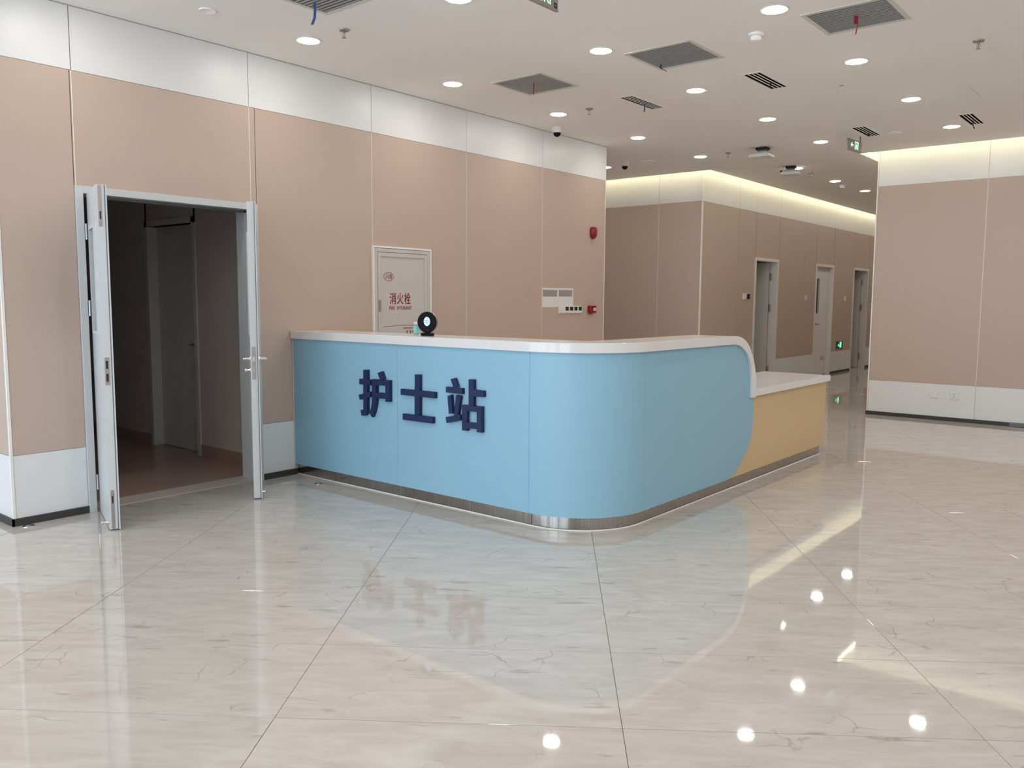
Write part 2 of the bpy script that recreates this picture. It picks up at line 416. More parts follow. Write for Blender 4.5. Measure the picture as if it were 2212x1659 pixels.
# right wall block: front face and hallway face
bm = BOX(XR+0.02, XW, YR+0.010, YR+0.20, 0, TOPW)
wf = struct('wall_right', bm, SEAM, 'pink panelled wall with two white sockets at the right', 'wall')
panelled(wf, YR, -1, [XR+0.012, 3.564, 4.765, 5.966, 7.167, 8.368, XW], 'x')
bm = BOX(XR+0.010, XR+0.20, YR+0.01, YH, 0, TOPW)
ws = struct('wall_hallway_side', bm, SEAM, 'panelled hallway side of the right wall block', 'wall')
panelled(ws, XR, -1, [YR+0.012, 12.1, 13.3, 14.5, 15.7, 16.9, 18.1, 19.3, YH], 'y')
obj('wall_corner_profile', BOX(XR-0.004, XR+0.012, YR-0.004, YR+0.012, ZK, TOPW), SEAM, wf)
struct('wall_hallway_end', BOX(-0.2, XR+0.2, YH, YH+0.1, 0, TOPW), ROOMW, 'plain wall closing the far end of the hallway', 'wall')
struct('wall_east', BOX(XW, XW+0.1, YS, YR, 0, TOPW), WHITE, 'white wall outside the right side of the picture', 'wall')
struct('wall_corridor_end', BOX(-6.2, -6.1, YE, YB, 0, TOPW), PINK, 'pink wall closing the side corridor', 'wall')
struct('wall_west', BOX(XL-1.1, XL-1.0, YS, YN, 0, TOPW), WHITE, 'white wall outside the left side of the picture', 'wall')
bm = bmesh.new(); xs = [XL-1] + [q for a in WINX for q in a] + [XW]
for k in range(0, len(xs), 2): box(bm, xs[k], xs[k+1], YS-0.1, YS, 0, TOPW)
for a, b in WINX: box(bm, a, b, YS-0.1, YS, 0, 0.2); box(bm, a, b, YS-0.1, YS, 2.7, TOPW)
struct('wall_behind', bm, WHITE, 'white window wall behind the camera', 'wall')
for k, (a, b) in enumerate(WINX):
    bm = bmesh.new(); n = 3
    for q in range(n+1): x = a + (b-a)*q/n; box(bm, x-0.03, x+0.03, YS-0.08, YS-0.02, 0.2, 2.7)
    box(bm, a, b, YS-0.08, YS-0.02, 0.2, 0.26); box(bm, a, b, YS-0.08, YS-0.02, 2.64, 2.7); box(bm, a, b, YS-0.08, YS-0.02, 1.9, 1.95)
    f = struct('window_%d' % (k+1), bm, DOORW, 'white framed window behind the camera, number %s from the left' % ('one', 'two', 'three', 'four')[k], 'window')

# baseboards
def kick(name, bm, label): 
    return struct(name, bm, KICK, label, 'baseboard')
kick('baseboard_left', box(BOX(0.0, 0.012, YN-0.012, DL, 0, ZK), 0.0, 0.012, DR, 4.0, 0, ZK), 'dark grey baseboard strip along the long left wall')
kick('baseboard_return', BOX(XL-1, 0.012, YN-0.012, YN, 0, ZK), 'dark grey baseboard at the left edge corner')
kick('baseboard_corridor', BOX(-6.1, 0.012, YB-0.012, YB, 0, ZK), 'dark baseboard hidden behind the counter at the corridor wall')
bm = bmesh.new(); box(bm, 0, 0.012, YB, HD[0][0], 0, ZK); box(bm, 0, 0.012, HD[0][1], HD[1][0], 0, ZK); box(bm, 0, 0.012, HD[1][1], HD[2][0], 0, ZK); box(bm, 0, 0.012, HD[2][1], YH, 0, ZK)
kick('baseboard_hallway', bm, 'dark baseboard between the hallway doors')
kick('baseboard_right', BOX(XR-0.012, 3.93, YR-0.012, YR, 0, ZK), 'dark baseboard under the right wall')
kick('baseboard_side', BOX(XR-0.012, XR, YR, YH, 0, ZK), 'dark baseboard on the hallway side of the right block')
struct('trim_1', BOX(3.93, 9.4, YR-0.014, YR, 0.006, ZK+0.002), TRIMG, 'bluish grey metal continuation of the right baseboard', 'trim')
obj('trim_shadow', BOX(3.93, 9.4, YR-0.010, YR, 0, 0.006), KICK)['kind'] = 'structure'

# ================================================================== CEILING
vents = {  # square return grilles (slat opening)
 'A': (1.138, 1.618, 2.985, 3.467), 'B': (0.853, 1.330, 5.428, 5.908), 'C': (2.160, 2.648, 5.415, 5.898), 'D': (3.477, 3.952, 5.395, 5.848)}
slots = {'E': (1.405, 1.519, 6.502, 7.072), 'F': (2.580, 2.713, 6.472, 7.033), 'G': (2.599, 2.723, 9.080, 9.652), 'H': (3.596, 3.712, 9.100, 9.667)}
hatch = (3.905, 4.405, 7.93, 8.43)
holes = list(vents.values()) + list(slots.values()) + [hatch,
   (XL-2, 0.183, 10.752, YB+0.02), (-0.02, 0.183, 10.752, YH), (2.185, XR+0.02, 10.695, YH), (2.185, XW, 10.695, YR+0.02)]
xc = sorted(set([XL-1, XW, XR+0.02, -0.02, 0.183, 2.185] + [h for q in holes for h in q[:2] if XL-1 < h < XW]))
yc = sorted(set([YS, YH] + [h for q in holes for h in q[2:] if YS < h < YH]))
bm = bmesh.new(); V = {}
def gv(i, j):
    if (i, j) not in V: V[(i, j)] = bm.verts.new((xc[i], yc[j], ZC))
    return V[(i, j)]
for i in range(len(xc)-1):
    for j in range(len(yc)-1):
        mx, my = (xc[i]+xc[i+1])/2, (yc[j]+yc[j+1])/2
        if any(a < mx < b and c < my < d for a, b, c, d in holes): continue
        bm.faces.new((gv(i, j), gv(i, j+1), gv(i+1, j+1), gv(i+1, j)))
ceil = struct('ceiling', bm, CEIL, 'off-white plaster ceiling with downlights and vents', 'ceiling')
md = ceil.modifiers.new('thick', 'SOLIDIFY'); md.thickness = 0.012; md.offset = -1
struct('ceiling_slab', BOX(XL-1.1, XW+0.1, YS-0.1, YH+0.1, TOPW, TOPW+0.05), COVE, 'white slab above the suspended ceiling seen only in the light cove', 'ceiling')
# upstands that close the coves, and the light strips
def cove(name, bm, label): return struct(name, bm, COVE, label, 'trim')
cove('trim_2', box(BOX(XL-1, 0.45, 10.50, 10.51, ZC+0.012, TOPW), 0.44, 0.45, 10.51, YH, ZC+0.012, TOPW), 'upstand board of the cove round the corridor corner')
cove('trim_3', box(BOX(1.92, XW, 10.43, 10.44, ZC+0.012, TOPW), 1.92, 1.93, 10.44, YH, ZC+0.012, TOPW), 'upstand board of the cove round the right wall block')
def strip(bm, label, loc):
    t = thing('light_strip', label, 'light strip', loc, 'warm cove light strips'); obj('strip_emitter', bm, STRIPM, t); return t
zz = ZC+0.072
strip(box(BOX(-6.0, 0.215, 10.715, 10.727, zz, zz+0.012), 0.205, 0.217, 10.727, 20.3, zz, zz+0.012), 'warm light strip hidden in the cove along the corridor and hallway wall', (0.2, 10.72, ZC+0.055))
strip(box(BOX(2.15, 9.4, 10.660, 10.672, zz, zz+0.012), 2.150, 2.162, 10.672, 20.3, zz, zz+0.012), 'warm light strip in the cove round the right wall block', (2.15, 10.66, ZC+0.055))

# access hatch
a, b, c, d = hatch
t = thing('ceiling_hatch', 'faint square access hatch in the ceiling at upper right', 'hatch', ((a+b)/2, (c+d)/2, ZC))
obj('hatch_panel', BOX(a+0.004, b-0.004, c+0.004, d-0.004, ZC, ZC+0.012), CEIL, t)
obj('hatch_backing', BOX(a-0.01, b+0.01, c-0.01, d+0.01, ZC+0.014, ZC+0.02), GREYP, t)

# ================================================================== CEILING FITTINGS
# downlights
def make_downlight(label, loc):
    t = thing('downlight', label, 'ceiling light', loc, 'round ceiling downlights')
    obj('trim_ring', lathe(bmesh.new(), [(0.074, -0.002), (0.078, -0.006), (0.086, -0.006), (0.089, -0.001), (0.089, 0.0), (0.074, 0.0)], 32, cap=False), PLASTIC, t, local=True, smooth=True)
    obj('diffuser', lathe(bmesh.new(), [(0.0745, -0.003), (0.066, -0.008), (0.045, -0.012), (0.015, -0.014)], 28), LAMPM, t, local=True)
    return t
LD = [(0.580, 3.744, 'round lit downlight above the double doorway beside the blue ribbon'),
 (1.963, 3.802, 'round lit downlight cut off by the top edge, left of the exit sign'),
 (2.051, 5.214, 'round lit downlight left of the square grille with the black tie'),
 (3.365, 5.165, 'large lit downlight at the top edge, left of the red tassel grille'),
 (3.405, 6.628, 'round lit downlight just below the square grille with the red tassel'),
 (0.561, 5.227, 'round lit downlight over the fire hydrant cabinet, left of the small red ribbon'),
 (0.582, 6.690, 'round lit downlight directly above the nearer dome camera'),
 (2.055, 6.677, 'round lit downlight between the two nearer slotted vents with a bright speck'),
 (2.084, 8.142, 'round lit downlight in mid ceiling under the slotted vent with dark tie'),
 (3.409, 8.139, 'round lit downlight right of the loose hanging wires'),
 (3.425, 9.633, 'round lit downlight touching the rightmost slotted vent'),
 (2.084, 9.641, 'round lit downlight just left of the hanging green exit sign'),
 (0.584, 8.171, 'round lit downlight above the end of the long pink wall'),
 (0.567, 9.701, 'round lit downlight over the cove corner, left of the sprinkler'),
 (1.174, 11.330, 'lit downlight partly behind the darker ceiling projector'),
 (1.172, 12.858, 'lit hallway downlight beside the small white detector'),
 (1.186, 14.250, 'farthest lit hallway downlight next to the right wall edge'),
 (-0.831, 9.684, 'downlight half hidden by the end of the pink wall')]
dl0 = make_downlight(LD[0][2], (LD[0][0], LD[0][1], ZC))
for x, y, lab in LD[1:]: dup(dl0, (x, y, ZC), lab)
off = [(x, y) for y in (-3.6, -2.13, -0.66, 0.81, 2.28) for x in (0.575, 2.06, 3.40, 4.87, 6.34, 7.81)]  # unseen lamps carrying on the grid, hallway and corridor rows, added for their light
off += [(x, y) for y in (3.75, 5.22, 6.68, 8.15, 9.64) for x in (4.87, 6.34, 7.81)] + [(3.40, 3.75)]
off += [(-2.3, 9.684), (-4.0, 9.684), (1.18, 15.72), (1.18, 17.18), (1.18, 18.64), (1.18, 20.0), (-5.5, 9.684), (-1.0, 0.81), (-2.5, 0.81), (-1.0, -2.13), (-2.5, -2.13), (-4.2, -0.66)]
for x, y in off: dup(dl0, (x, y, ZC), 'unseen round downlight continuing the ceiling grid, added to light the room', 'unseen downlights added for room light')

# square return air grilles, each slat a part
def grille(q, label):
    x0, x1, y0, y1 = q; cx, cy = (x0+x1)/2, (y0+y1)/2; hx, hy = (x1-x0)/2, (y1-y0)/2
    t = thing('air_grille', label, 'air grille', (cx, cy, ZC), 'square grey return air grilles')
    bm = bmesh.new(); e = 0.028; z0, z1 = -0.004, 0.0
    box(bm, -hx-e, hx+e, -hy-e, -hy, z0, z1); box(bm, -hx-e, hx+e, hy, hy+e, z0, z1)
    box(bm, -hx-e, -hx, -hy, hy, z0, z1); box(bm, hx, hx+e, -hy, hy, z0, z1)
    obj('grille_frame', bm, ALUF, t, local=True)
    bm = bmesh.new(); hb = 0.10
    for a in ((-hx-.004, -hx, -hy, hy, 0, hb), (hx, hx+.004, -hy, hy, 0, hb), (-hx, hx, -hy-.004, -hy, 0, hb), (-hx, hx, hy, hy+.004, 0, hb), (-hx, hx, -hy, hy, hb, hb+.004)): box(bm, *a)
    obj('duct_box', bm, DARK, t, local=True)
    n = 15; p = 2*hy/n
    for k in range(n):
        y = -hy + p*(k+0.5)
        bm = bmesh.new(); prism(bm, [(y-p*0.36, 0.0006), (y-p*0.36, -0.001), (y+p*0.33, -0.001), (y+p*0.33, 0.0006)], -hx+0.001, hx-0.001, 'x')
        obj('slat', bm, ALU, t, local=True)
    return t
grille(vents['A'], 'square grey air grille cut by the top edge with a blue ribbon')
grille(vents['B'], 'smallest-looking square air grille with a thin red ribbon near the pink wall')
grille(vents['C'], 'square grey air grille in mid ceiling with a small black tie')
grille(vents['D'], 'square grey air grille at upper right with a red tassel')
def slotvent(q, label):
    x0, x1, y0, y1 = q; cx, cy = (x0+x1)/2, (y0+y1)/2; hx, hy = (x1-x0)/2, (y1-y0)/2
    t = thing('slot_vent', label, 'air vent', (cx, cy, ZC), 'four-slot linear air vents')
    bm = bmesh.new(); e = 0.026; z0, z1 = -0.003, 0.0
    box(bm, -hx-e, hx+e, -hy-e, -hy, z0, z1); box(bm, -hx-e, hx+e, hy, hy+e, z0, z1)
    box(bm, -hx-e, -hx, -hy, hy, z0, z1); box(bm, hx, hx+e, -hy, hy, z0, z1)
    obj('vent_frame', bm, CEIL, t, local=True)
    bm = bmesh.new(); hb = 0.12
    for a in ((-hx-.004, -hx, -hy, hy, 0.0, hb), (hx, hx+.004, -hy, hy, 0.0, hb), (-hx, hx, -hy-.004, -hy, 0.0, hb), (-hx, hx, hy, hy+.004, 0.0, hb), (-hx, hx, -hy, hy, hb, hb+.004)): box(bm, *a)
    obj('duct_box', bm, DARK, t, local=True)
    p = 2*hx/4.0
    for k in (1, 2, 3):
        x = -hx + p*k; obj('blade', BOX(x-0.0052, x+0.0052, -hy, hy, -0.001, 0.0003), CEIL, t, local=True)
    return t
slotvent(slots['E'], 'slotted vent with blue ribbon, nearest the pink wall')
slotvent(slots['F'], 'slotted vent with dark tie in mid ceiling')
slotvent(slots['G'], 'slotted vent directly above the hanging exit sign')
slotvent(slots['H'], 'slotted vent farthest to the right')

# ribbons
def ribbon(pts, wdt, m, label, cat='ribbon'):
    bm = bmesh.new(); pts = [Vector(p) for p in pts]; side = Vector((R_.x, R_.y, 0)).normalized()*wdt/2; fr = Vector((-side.y, side.x, 0)).normalized()*0.0012
    rows = [[bm.verts.new(p+a*side+b*fr) for a, b in ((-1, -1), (1, -1), (1, 1), (-1, 1))] for p in pts]
    for k in range(len(rows)-1):
        for i in range(4): bm.faces.new((rows[k][i], rows[k][(i+1) % 4], rows[k+1][(i+1) % 4], rows[k+1][i]))
    bm.faces.new(rows[0][::-1]); bm.faces.new(rows[-1]); bmesh.ops.recalc_face_normals(bm, faces=bm.faces)
    return tag(obj('ribbon', bm, m, loc=pts[0]), label, cat)
def hang(x, y, l, wdt, m, label, sway=0.01):
    return ribbon([(x, y, ZC+0.004), (x+sway*0.3, y, ZC-l*0.4), (x-sway*0.2, y, ZC-l*0.7), (x-sway, y-sway, ZC-l)], wdt, m, label)
hang(1.222, 3.31, 0.130, 0.016, BLUER, 'blue ribbon hanging from the grille at the top edge', 0.012)
hang(1.115, 5.62, 0.095, 0.010, REDR, 'thin red ribbon hanging from the grille near the pink wall', 0.002)
hang(3.72, 5.60, 0.050, 0.022, REDR, 'red tassel knot tied to the upper right grille', 0.0)
hang(3.73, 5.60, 0.115, 0.006, REDR, 'thin red tail of the tassel under the upper right grille', 0.006)
hang(2.215, 5.80, 0.050, 0.010, BLACKR, 'small black tie on the corner of the mid ceiling grille', -0.03)
hang(1.461, 6.83, 0.075, 0.012, BLUER, 'short blue ribbon tied to the slotted vent near the pink wall', 0.003)
hang(2.66, 6.82, 0.040, 0.012, BLACKR, 'dark tie on the mid ceiling slotted vent', 0.004)
hang(2.66, 9.46, 0.035, 0.014, BLACKR, 'dark tie on the slotted vent above the exit sign', -0.01)
hang(3.655, 9.46, 0.080, 0.010, BLACKR, 'dark tie with a tail on the rightmost slotted vent', -0.012)

# sprinklers
def make_sprinkler(label, loc):
    t = thing('sprinkler', label, 'sprinkler', loc, 'ceiling sprinkler heads')
    obj('escutcheon', lathe(bmesh.new(), [(0.020, -0.001), (0.026, -0.006), (0.034, -0.008), (0.038, -0.003), (0.038, 0.0)], 24, cap=False), LOCKM, t, local=True, smooth=True)
    obj('stem', lathe(bmesh.new(), [(0.010, 0.0), (0.010, -0.018), (0.006, -0.022)], 12), LOCKM, t, local=True, smooth=True)
    for s in (-1, 1):
        obj('frame_arm', tube(bmesh.new(), [(s*0.006, 0, -0.020), (s*0.012, 0, -0.030), (s*0.012, 0, -0.040), (s*0.004, 0, -0.052)], 0.0018, 6), LOCKM, t, local=True)
    obj('glass_bulb', tube(bmesh.new(), [(0, 0, -0.022), (0, 0, -0.050)], 0.0022, 8), REDR, t, local=True)
    obj('deflector', lathe(bmesh.new(), [(0.016, -0.054), (0.016, -0.0555), (0.004, -0.057)], 16), LOCKM, t, local=True)
    return t
sp0 = make_sprinkler('steel sprinkler head near the blue ribbon at upper left', (0.959, 3.751, ZC))
sp0.rotation_euler = (0, 0, 0.69)
for x, y, lab in ((0.95, 6.682, 'steel sprinkler head between the dome camera and slotted vent'), (4.218, 6.644, 'steel sprinkler head at the upper right edge'),
                  (0.954, 9.668, 'small sprinkler head left of the white ceiling projector'), (1.168, 11.854, 'small sprinkler head beyond the dark ceiling projector')):
    dup(sp0, (x, y, ZC), lab)

# smoke detectors and round covers
def detector(label, loc):
    t = thing('smoke_detector', label, 'smoke detector', loc)
    obj('detector_base', lathe(bmesh.new(), [(0.050, 0.0), (0.050, -0.012), (0.044, -0.016)], 28), CEIL, t, local=True, smooth=True)
    obj('detector_head', lathe(bmesh.new(), [(0.036, -0.018), (0.038, -0.034), (0.030, -0.046), (0.010, -0.050)], 28), CEIL, t, local=True, smooth=True)
    obj('sensing_gap', lathe(bmesh.new(), [(0.034, -0.014), (0.034, -0.020)], 24), GREYP, t, local=True)
    return t
detector('white smoke detector in the ceiling left of the red tassel grille', (3.081, 5.548, ZC))
detector('small white smoke detector in the hallway ceiling', (1.111, 13.379, ZC))
def disc(label, loc, r):
    return tag(obj('ceiling_speaker', lathe(bmesh.new(), [(r, 0.0), (r, -0.003), (r*0.93, -0.008), (r*0.86, -0.005), (r*0.3, -0.004)], 36), CEIL, loc=loc, local=True, smooth=True), label, 'speaker')
disc('flat round white cover on the ceiling at upper left', (0.585, 2.970, ZC), 0.052)
disc('flat round speaker cover right of the farther dome camera', (-0.145, 9.639, ZC), 0.095)
disc('flat round cover on the ceiling right of the exit sign vent', (2.872, 9.624, ZC), 0.065)
# loose wires
t = thing('loose_wires', 'loose thin wires dangling from a hole in the ceiling', 'wires', (3.081, 7.288, ZC))
obj('wire_hole', lathe(bmesh.new(), [(0.022, 0.0), (0.022, -0.001)], 16), GREYP, t, local=True)
obj('wire', tube(bmesh.new(), [(0.006, 0, 0), (-0.02, -0.02, -0.035), (-0.048, -0.03, -0.070)], 0.0015, 6), GREYP, t, local=True)
obj('wire', tube(bmesh.new(), [(-0.004, 0, 0), (-0.02, 0.0, -0.05), (-0.03, 0.01, -0.085), (-0.015, 0.01, -0.092), (0, 0.0, -0.05), (0.006, 0, 0)], 0.0013, 6), PLASTIC, t, local=True)
# tiny bright sensor
tag(obj('presence_sensor', lathe(bmesh.new(), [(0.010, 0), (0.010, -0.006), (0.004, -0.009)], 12), PLASTIC, loc=(2.13, 6.745, ZC), local=True, smooth=True), 'tiny white sensor at the rim of a downlight between the slotted vents', 'sensor')

# dome cameras
def domecam(label, loc, r):
    t = thing('dome_camera', label, 'security camera', loc)
    obj('camera_body', lathe(bmesh.new(), [(r, 0.0), (r*1.0, -r*0.35), (r*0.94, -r*0.75), (r*0.80, -r*0.98), (r*0.72, -r*1.0)], 32), PLASTIC, t, local=True, smooth=True)
    prof = [(r*0.72*math.cos(a), -r*1.0-r*0.74*math.sin(a)) for a in [k*math.pi/2/8 for k in range(8)]] + [(0.002, -r*1.74)]
    obj('dark_dome', lathe(bmesh.new(), prof, 28), BLACKG, t, local=True, smooth=True)
    obj('fixing_screw', lathe(bmesh.new(), [(0.003, 0), (0.003, 0.002)], 8, mtx=Matrix.Translation((r*0.7, -r*0.72, -r*0.4)) @ Matrix.Rotation(math.radians(90), 4, 'X')), GREYP, t, local=True)
domecam('white dome security camera on the ceiling above the long pink wall', (0.197, 7.190, ZC), 0.056)
domecam('farther white dome camera by the corridor corner', (-0.402, 9.487, ZC), 0.056)

# ceiling projectors
def projector(label, loc, rz, off):
    t = thing('ceiling_projector', label, 'projector', loc); t.rotation_euler = (0, 0, rz)
    obj('mount_plate', BOX(-0.065, 0.065, -0.055, 0.055, -0.028, 0.0), DARK, t, local=True)
    obj('bracket', BOX(-0.05, 0.05, -0.035, 0.035, -0.060, -0.028), GASKET, t, local=True)
    bm = bmesh.new(); prism(bm, [(-0.11, -0.080), (-0.085, -0.058), (0.085, -0.058), (0.11, -0.080)], -0.075+off, 0.09+off, 'y'); obj('vented_body', bm, GREYP, t, local=True)
    for k in range(9):
        x = -0.088 + k*0.022; obj('fin', BOX(x-0.003, x+0.003, -0.078+off, -0.074+off, -0.084, -0.060), PLASTIC, t, local=True)
    bm = bmesh.new(); prism(bm, [(-0.125, -0.118), (-0.115, -0.080), (0.115, -0.080), (0.125, -0.118)], -0.09+off, 0.105+off, 'y'); obj('lower_shell', bm, PLASTIC, t, local=True, bevel=0.006)
    return t
projector('white box projector on a dark bracket under the ceiling', (1.42, 9.60, ZC), 0.0, -0.03)
p2 = projector('farther ceiling projector with dark arms beside a downlight', (1.17, 11.13, ZC), 0.25, -0.02)
for dy in (-0.06, 0.02): obj('dark_arm', BOX(-0.13, 0.02, dy-0.012, dy+0.012, -0.085, -0.058), DARK, p2, local=True)

# hanging exit signs
def man(bm, y, z, s, x0, x1, k=1):
    P = lambda pts: prism(bm, [(y+a*s*k, z+b*s) for a, b in pts], x0, x1, 'x')
    P([(0.18*math.cos(q*math.pi/5)*0.55+0.05, 0.9+0.1*math.sin(q*math.pi/5)) for q in range(10)])
    P([(-0.08, 0.42), (0.12, 0.42), (0.14, 0.76), (-0.04, 0.78)])
    P([(-0.06, 0.72), (-0.30, 0.60), (-0.36, 0.44), (-0.28, 0.42), (-0.22, 0.54), (-0.04, 0.62)])
    P([(0.10, 0.72), (0.34, 0.56), (0.30, 0.48), (0.08, 0.62)])
    P([(-0.08, 0.44), (0.04, 0.44), (-0.12, 0.22), (-0.14, 0.0), (-0.24, 0.0), (-0.22, 0.26)])
    P([(0.0, 0.44), (0.12, 0.44), (0.24, 0.24), (0.40, 0.02), (0.30, 0.0), (0.14, 0.20)])
def arrow_left(bm, y, z, s, x0, x1):
    prism(bm, [(y, z), (y+0.45*s, z+0.42*s), (y+0.62*s, z+0.34*s), (y+0.36*s, z+0.10*s), (y+s, z+0.10*s), (y+s, z-0.10*s), (y+0.36*s, z-0.10*s), (y+0.62*s, z-0.34*s), (y+0.45*s, z-0.42*s)], x0, x1, 'x')
def exit_sign(label, x, y0, y1, z0, z1, arrow=True, rz=0.0, rods=True, body=SIGNM, ink=GREEN):
    cy = (y0+y1)/2; cz = (z0+z1)/2; hy = (y1-y0)/2; hz = (z1-z0)/2
    t = thing('exit_sign', label, 'exit sign', (x, cy, z0)); t.rotation_euler = (0, 0, rz)
    obj('sign_panel', BOX(-0.008, 0.004, -hy, hy, 0, 2*hz), body, t, local=True, bevel=0.0015)
    obj('lower_lip', BOX(-0.010, 0.007, -hy, hy, -0.004, 0.004), SIGNM, t, local=True)
    bm = bmesh.new(); h = 2*hz
    if arrow: arrow_left(bm, -hy*0.55, h*0.5, 0.062, 0.004, 0.0052)
    dy0, dy1 = (hy*0.02, hy*0.50) if arrow else (hy*0.12, hy*0.60)
    for a in ((dy0, dy0+0.008, h*0.16, h*0.86), (dy1-0.008, dy1, h*0.16, h*0.86), (dy0, dy1, h*0.80, h*0.88)): box(bm, 0.004, 0.0052, *a)
    man(bm, (dy0+dy1)/2, h*0.16, h*0.60, 0.0045, 0.0056)
    obj('pictogram', bm, ink, t, local=True)
    if rods:
        for s in (-1, 1):
            obj('hanger', BOX(-0.004, 0.0, s*hy*0.82-0.006, s*hy*0.82+0.006, 2*hz, ZC-z0), DARK if s > 0 else PLASTIC, t, local=True)
    return t
exit_sign('hanging green running man exit sign with left arrow', 2.515, 9.275, 9.640, 3.030, 3.145, rz=-0.09)
e2 = exit_sign('hanging exit sign cropped by the top edge of the picture', 2.600, 3.585, 3.945, 3.032, 3.150, arrow=False, rz=0.0)
bm = bmesh.new()
for a in ((0.140, 0.168, 0.010, 0.016), (0.140, 0.168, 0.032, 0.038), (0.140, 0.147, 0.010, 0.038), (0.161, 0.168, 0.010, 0.038)): box(bm, 0.004, 0.0052, *a)
obj('square_mark', bm, DARK, e2, local=True)
exit_sign('small green exit sign low on the hallway wall between doors', 0.006, 16.77, 17.15, 0.475, 0.625, rods=False, body=SIGNG, ink=GREENB)

# ================================================================== DOUBLE DOOR (door_1)
door = struct('door_1', box(box(BOX(-0.205, 0.014, DL, 2.410, 0, DZ), -0.205, 0.014, 3.632, DR, 0, DZ), -0.205, 0.014, 2.410, 3.632, 2.060, DZ), DOORW,
              'open white double door with steel handles in the left wall', 'door', bevel=0.002)
obj('head_stop', BOX(-0.10, -0.07, 2.41, 3.632, 2.045, 2.060), GASKET, door)
obj('jamb_stop', BOX(-0.10, -0.07, 3.617, 3.632, 0, 2.06), DOORW, door)
obj('threshold', BOX(-0.245, -0.035, 2.36, 3.68, -0.004, 0.003), STONE, door)
def leaf_mtx(hx, hy, dx, dy):
    l = math.hypot(dx, dy); d = Vector((dx/l, dy/l, 0)); 
    n = Vector((-d.y, d.x, 0))
    if n.y < 0: n = -n
    m = Matrix((d, n, Vector((0, 0, 1)))).transposed().to_4x4(); m.translation = Vector((hx, hy, 0)); return m
def leaf(mt, wd, win, lockz, handles, label):
    B = lambda bm, *a: box(bm, *a, mt)
    T = 0.045; zt = 2.056; u0, u1, w0, w1 = win
    bm = bmesh.new()
    B(bm, 0, u0, 0, T, 0.008, zt); B(bm, u1, wd, 0, T, 0.008, zt); B(bm, u0, u1, 0, T, 0.008, w0); B(bm, u0, u1, 0, T, w1, zt)
    lf = obj('door_leaf', bm, DOORW, door); lf['label'] = label
    bm = bmesh.new(); B(bm, 0, wd+0.004, T, T+0.005, 0.012, zt-0.004); g = obj('gasket', bm, GASKET, lf)
    # holes for the window through the lip
    bpy.data.objects.remove(g, do_unlink=True)
    bm = bmesh.new(); B(bm, u1+0.02, wd+0.002, T, T+0.005, 0.012, zt-0.004); obj('gasket', bm, GASKET, lf)
    bm = bmesh.new(); T2 = T+0.012
    B(bm, 0, u0, T+0.005, T2, 0.008, zt); B(bm, u1, wd+0.016, T+0.005, T2, 0.008, zt); B(bm, u0, u1, T+0.005, T2, 0.008, w0); B(bm, u0, u1, T+0.005, T2, w1, zt)
    obj('lip_panel', bm, DOORW, lf)
    for v0, v1 in ((-0.010, 0.0), (T2, T2+0.010)):
        bm = bmesh.new(); e = 0.022
        B(bm, u0-e, u0, v0, v1, w0-e, w1+e); B(bm, u1, u1+e, v0, v1, w0-e, w1+e); B(bm, u0, u1, v0, v1, w0-e, w0); B(bm, u0, u1, v0, v1, w1, w1+e)
        obj('vision_frame', bm, DOORW, lf)
    bm = bmesh.new(); B(bm, u0, u1, 0.020, 0.026, w0, w1); obj('glass_pane', bm, GLASS, lf)
    # lock plate in the free edge
    bm = bmesh.new(); B(bm, wd, wd+0.0025, 0.010, 0.034, lockz[0], lockz[1]); obj('lock_plate', bm, LOCKM, lf)
    if not handles:
        bm = bmesh.new(); zm = (lockz[0]+lockz[1])/2
        B(bm, wd+0.0005, wd+0.003, 0.016, 0.028, zm+0.015, zm+0.062); B(bm, wd+0.0005, wd+0.003, 0.016, 0.028, zm-0.062, zm-0.015); obj('strike_hole', bm, DARK, lf)
        for z0, z1, kz in ((1.815, 2.052, 1.88), (0.010, 0.248, 0.19)):
            bm = bmesh.new(); B(bm, wd, wd+0.002, 0.012, 0.030, z0, z1); obj('flush_bolt', bm, LOCKM, lf)
            bm = bmesh.new(); B(bm, wd+0.001, wd+0.0035, 0.017, 0.025, kz-0.022, kz+0.022); obj('bolt_slot', bm, DARK, lf)
    else:
        bm = bmesh.new(); zm = (lockz[0]+lockz[1])/2
        B(bm, wd+0.001, wd+0.006, 0.015, 0.029, zm+0.012, zm+0.045); obj('latch', bm, CHROME, lf)
        bm = bmesh.new(); B(bm, wd+0.001, wd+0.004, 0.016, 0.028, zm-0.060, zm-0.020); obj('deadbolt', bm, GREYP, lf)
        for s, v in ((-1, 0.0), (1, T2)):
            rot = Matrix.Rotation(math.radians(90*(-s)), 4, 'X')
            uu = wd-0.062; hz = 0.985
            bm = lathe(bmesh.new(), [(0.025, 0), (0.025, 0.006), (0.012, 0.009), (0.010, 0.045)], 20, mtx=mt @ Matrix.Translation((uu, v, hz)) @ rot)
            tube(bm, [mt @ Vector((uu+0.004, v+s*0.045, hz)), mt @ Vector((uu-0.03, v+s*0.050, hz)), mt @ Vector((uu-0.10, v+s*0.050, hz)), mt @ Vector((uu-0.122, v+s*0.044, hz)), mt @ Vector((uu-0.128, v+s*0.028, hz))], 0.0095, 12)
            obj('lever_handle', bm, CHROME, lf, smooth=True)
        v, s = 0.0, -1; rot = Matrix.Rotation(math.radians(90), 4, 'X')
        bm = lathe(bmesh.new(), [(0.024, 0), (0.024, 0.006), (0.010, 0.009), (0.007, 0.026), (0.016, 0.028), (0.016, 0.040), (0.010, 0.043)], 20, mtx=mt @ Matrix.Translation((uu, v, 0.905)) @ rot)
        obj('thumb_turn', bm, CHROME, lf, smooth=True)
    return lf
mtL = leaf_mtx(0.004, 2.432, 0.538, -0.184)
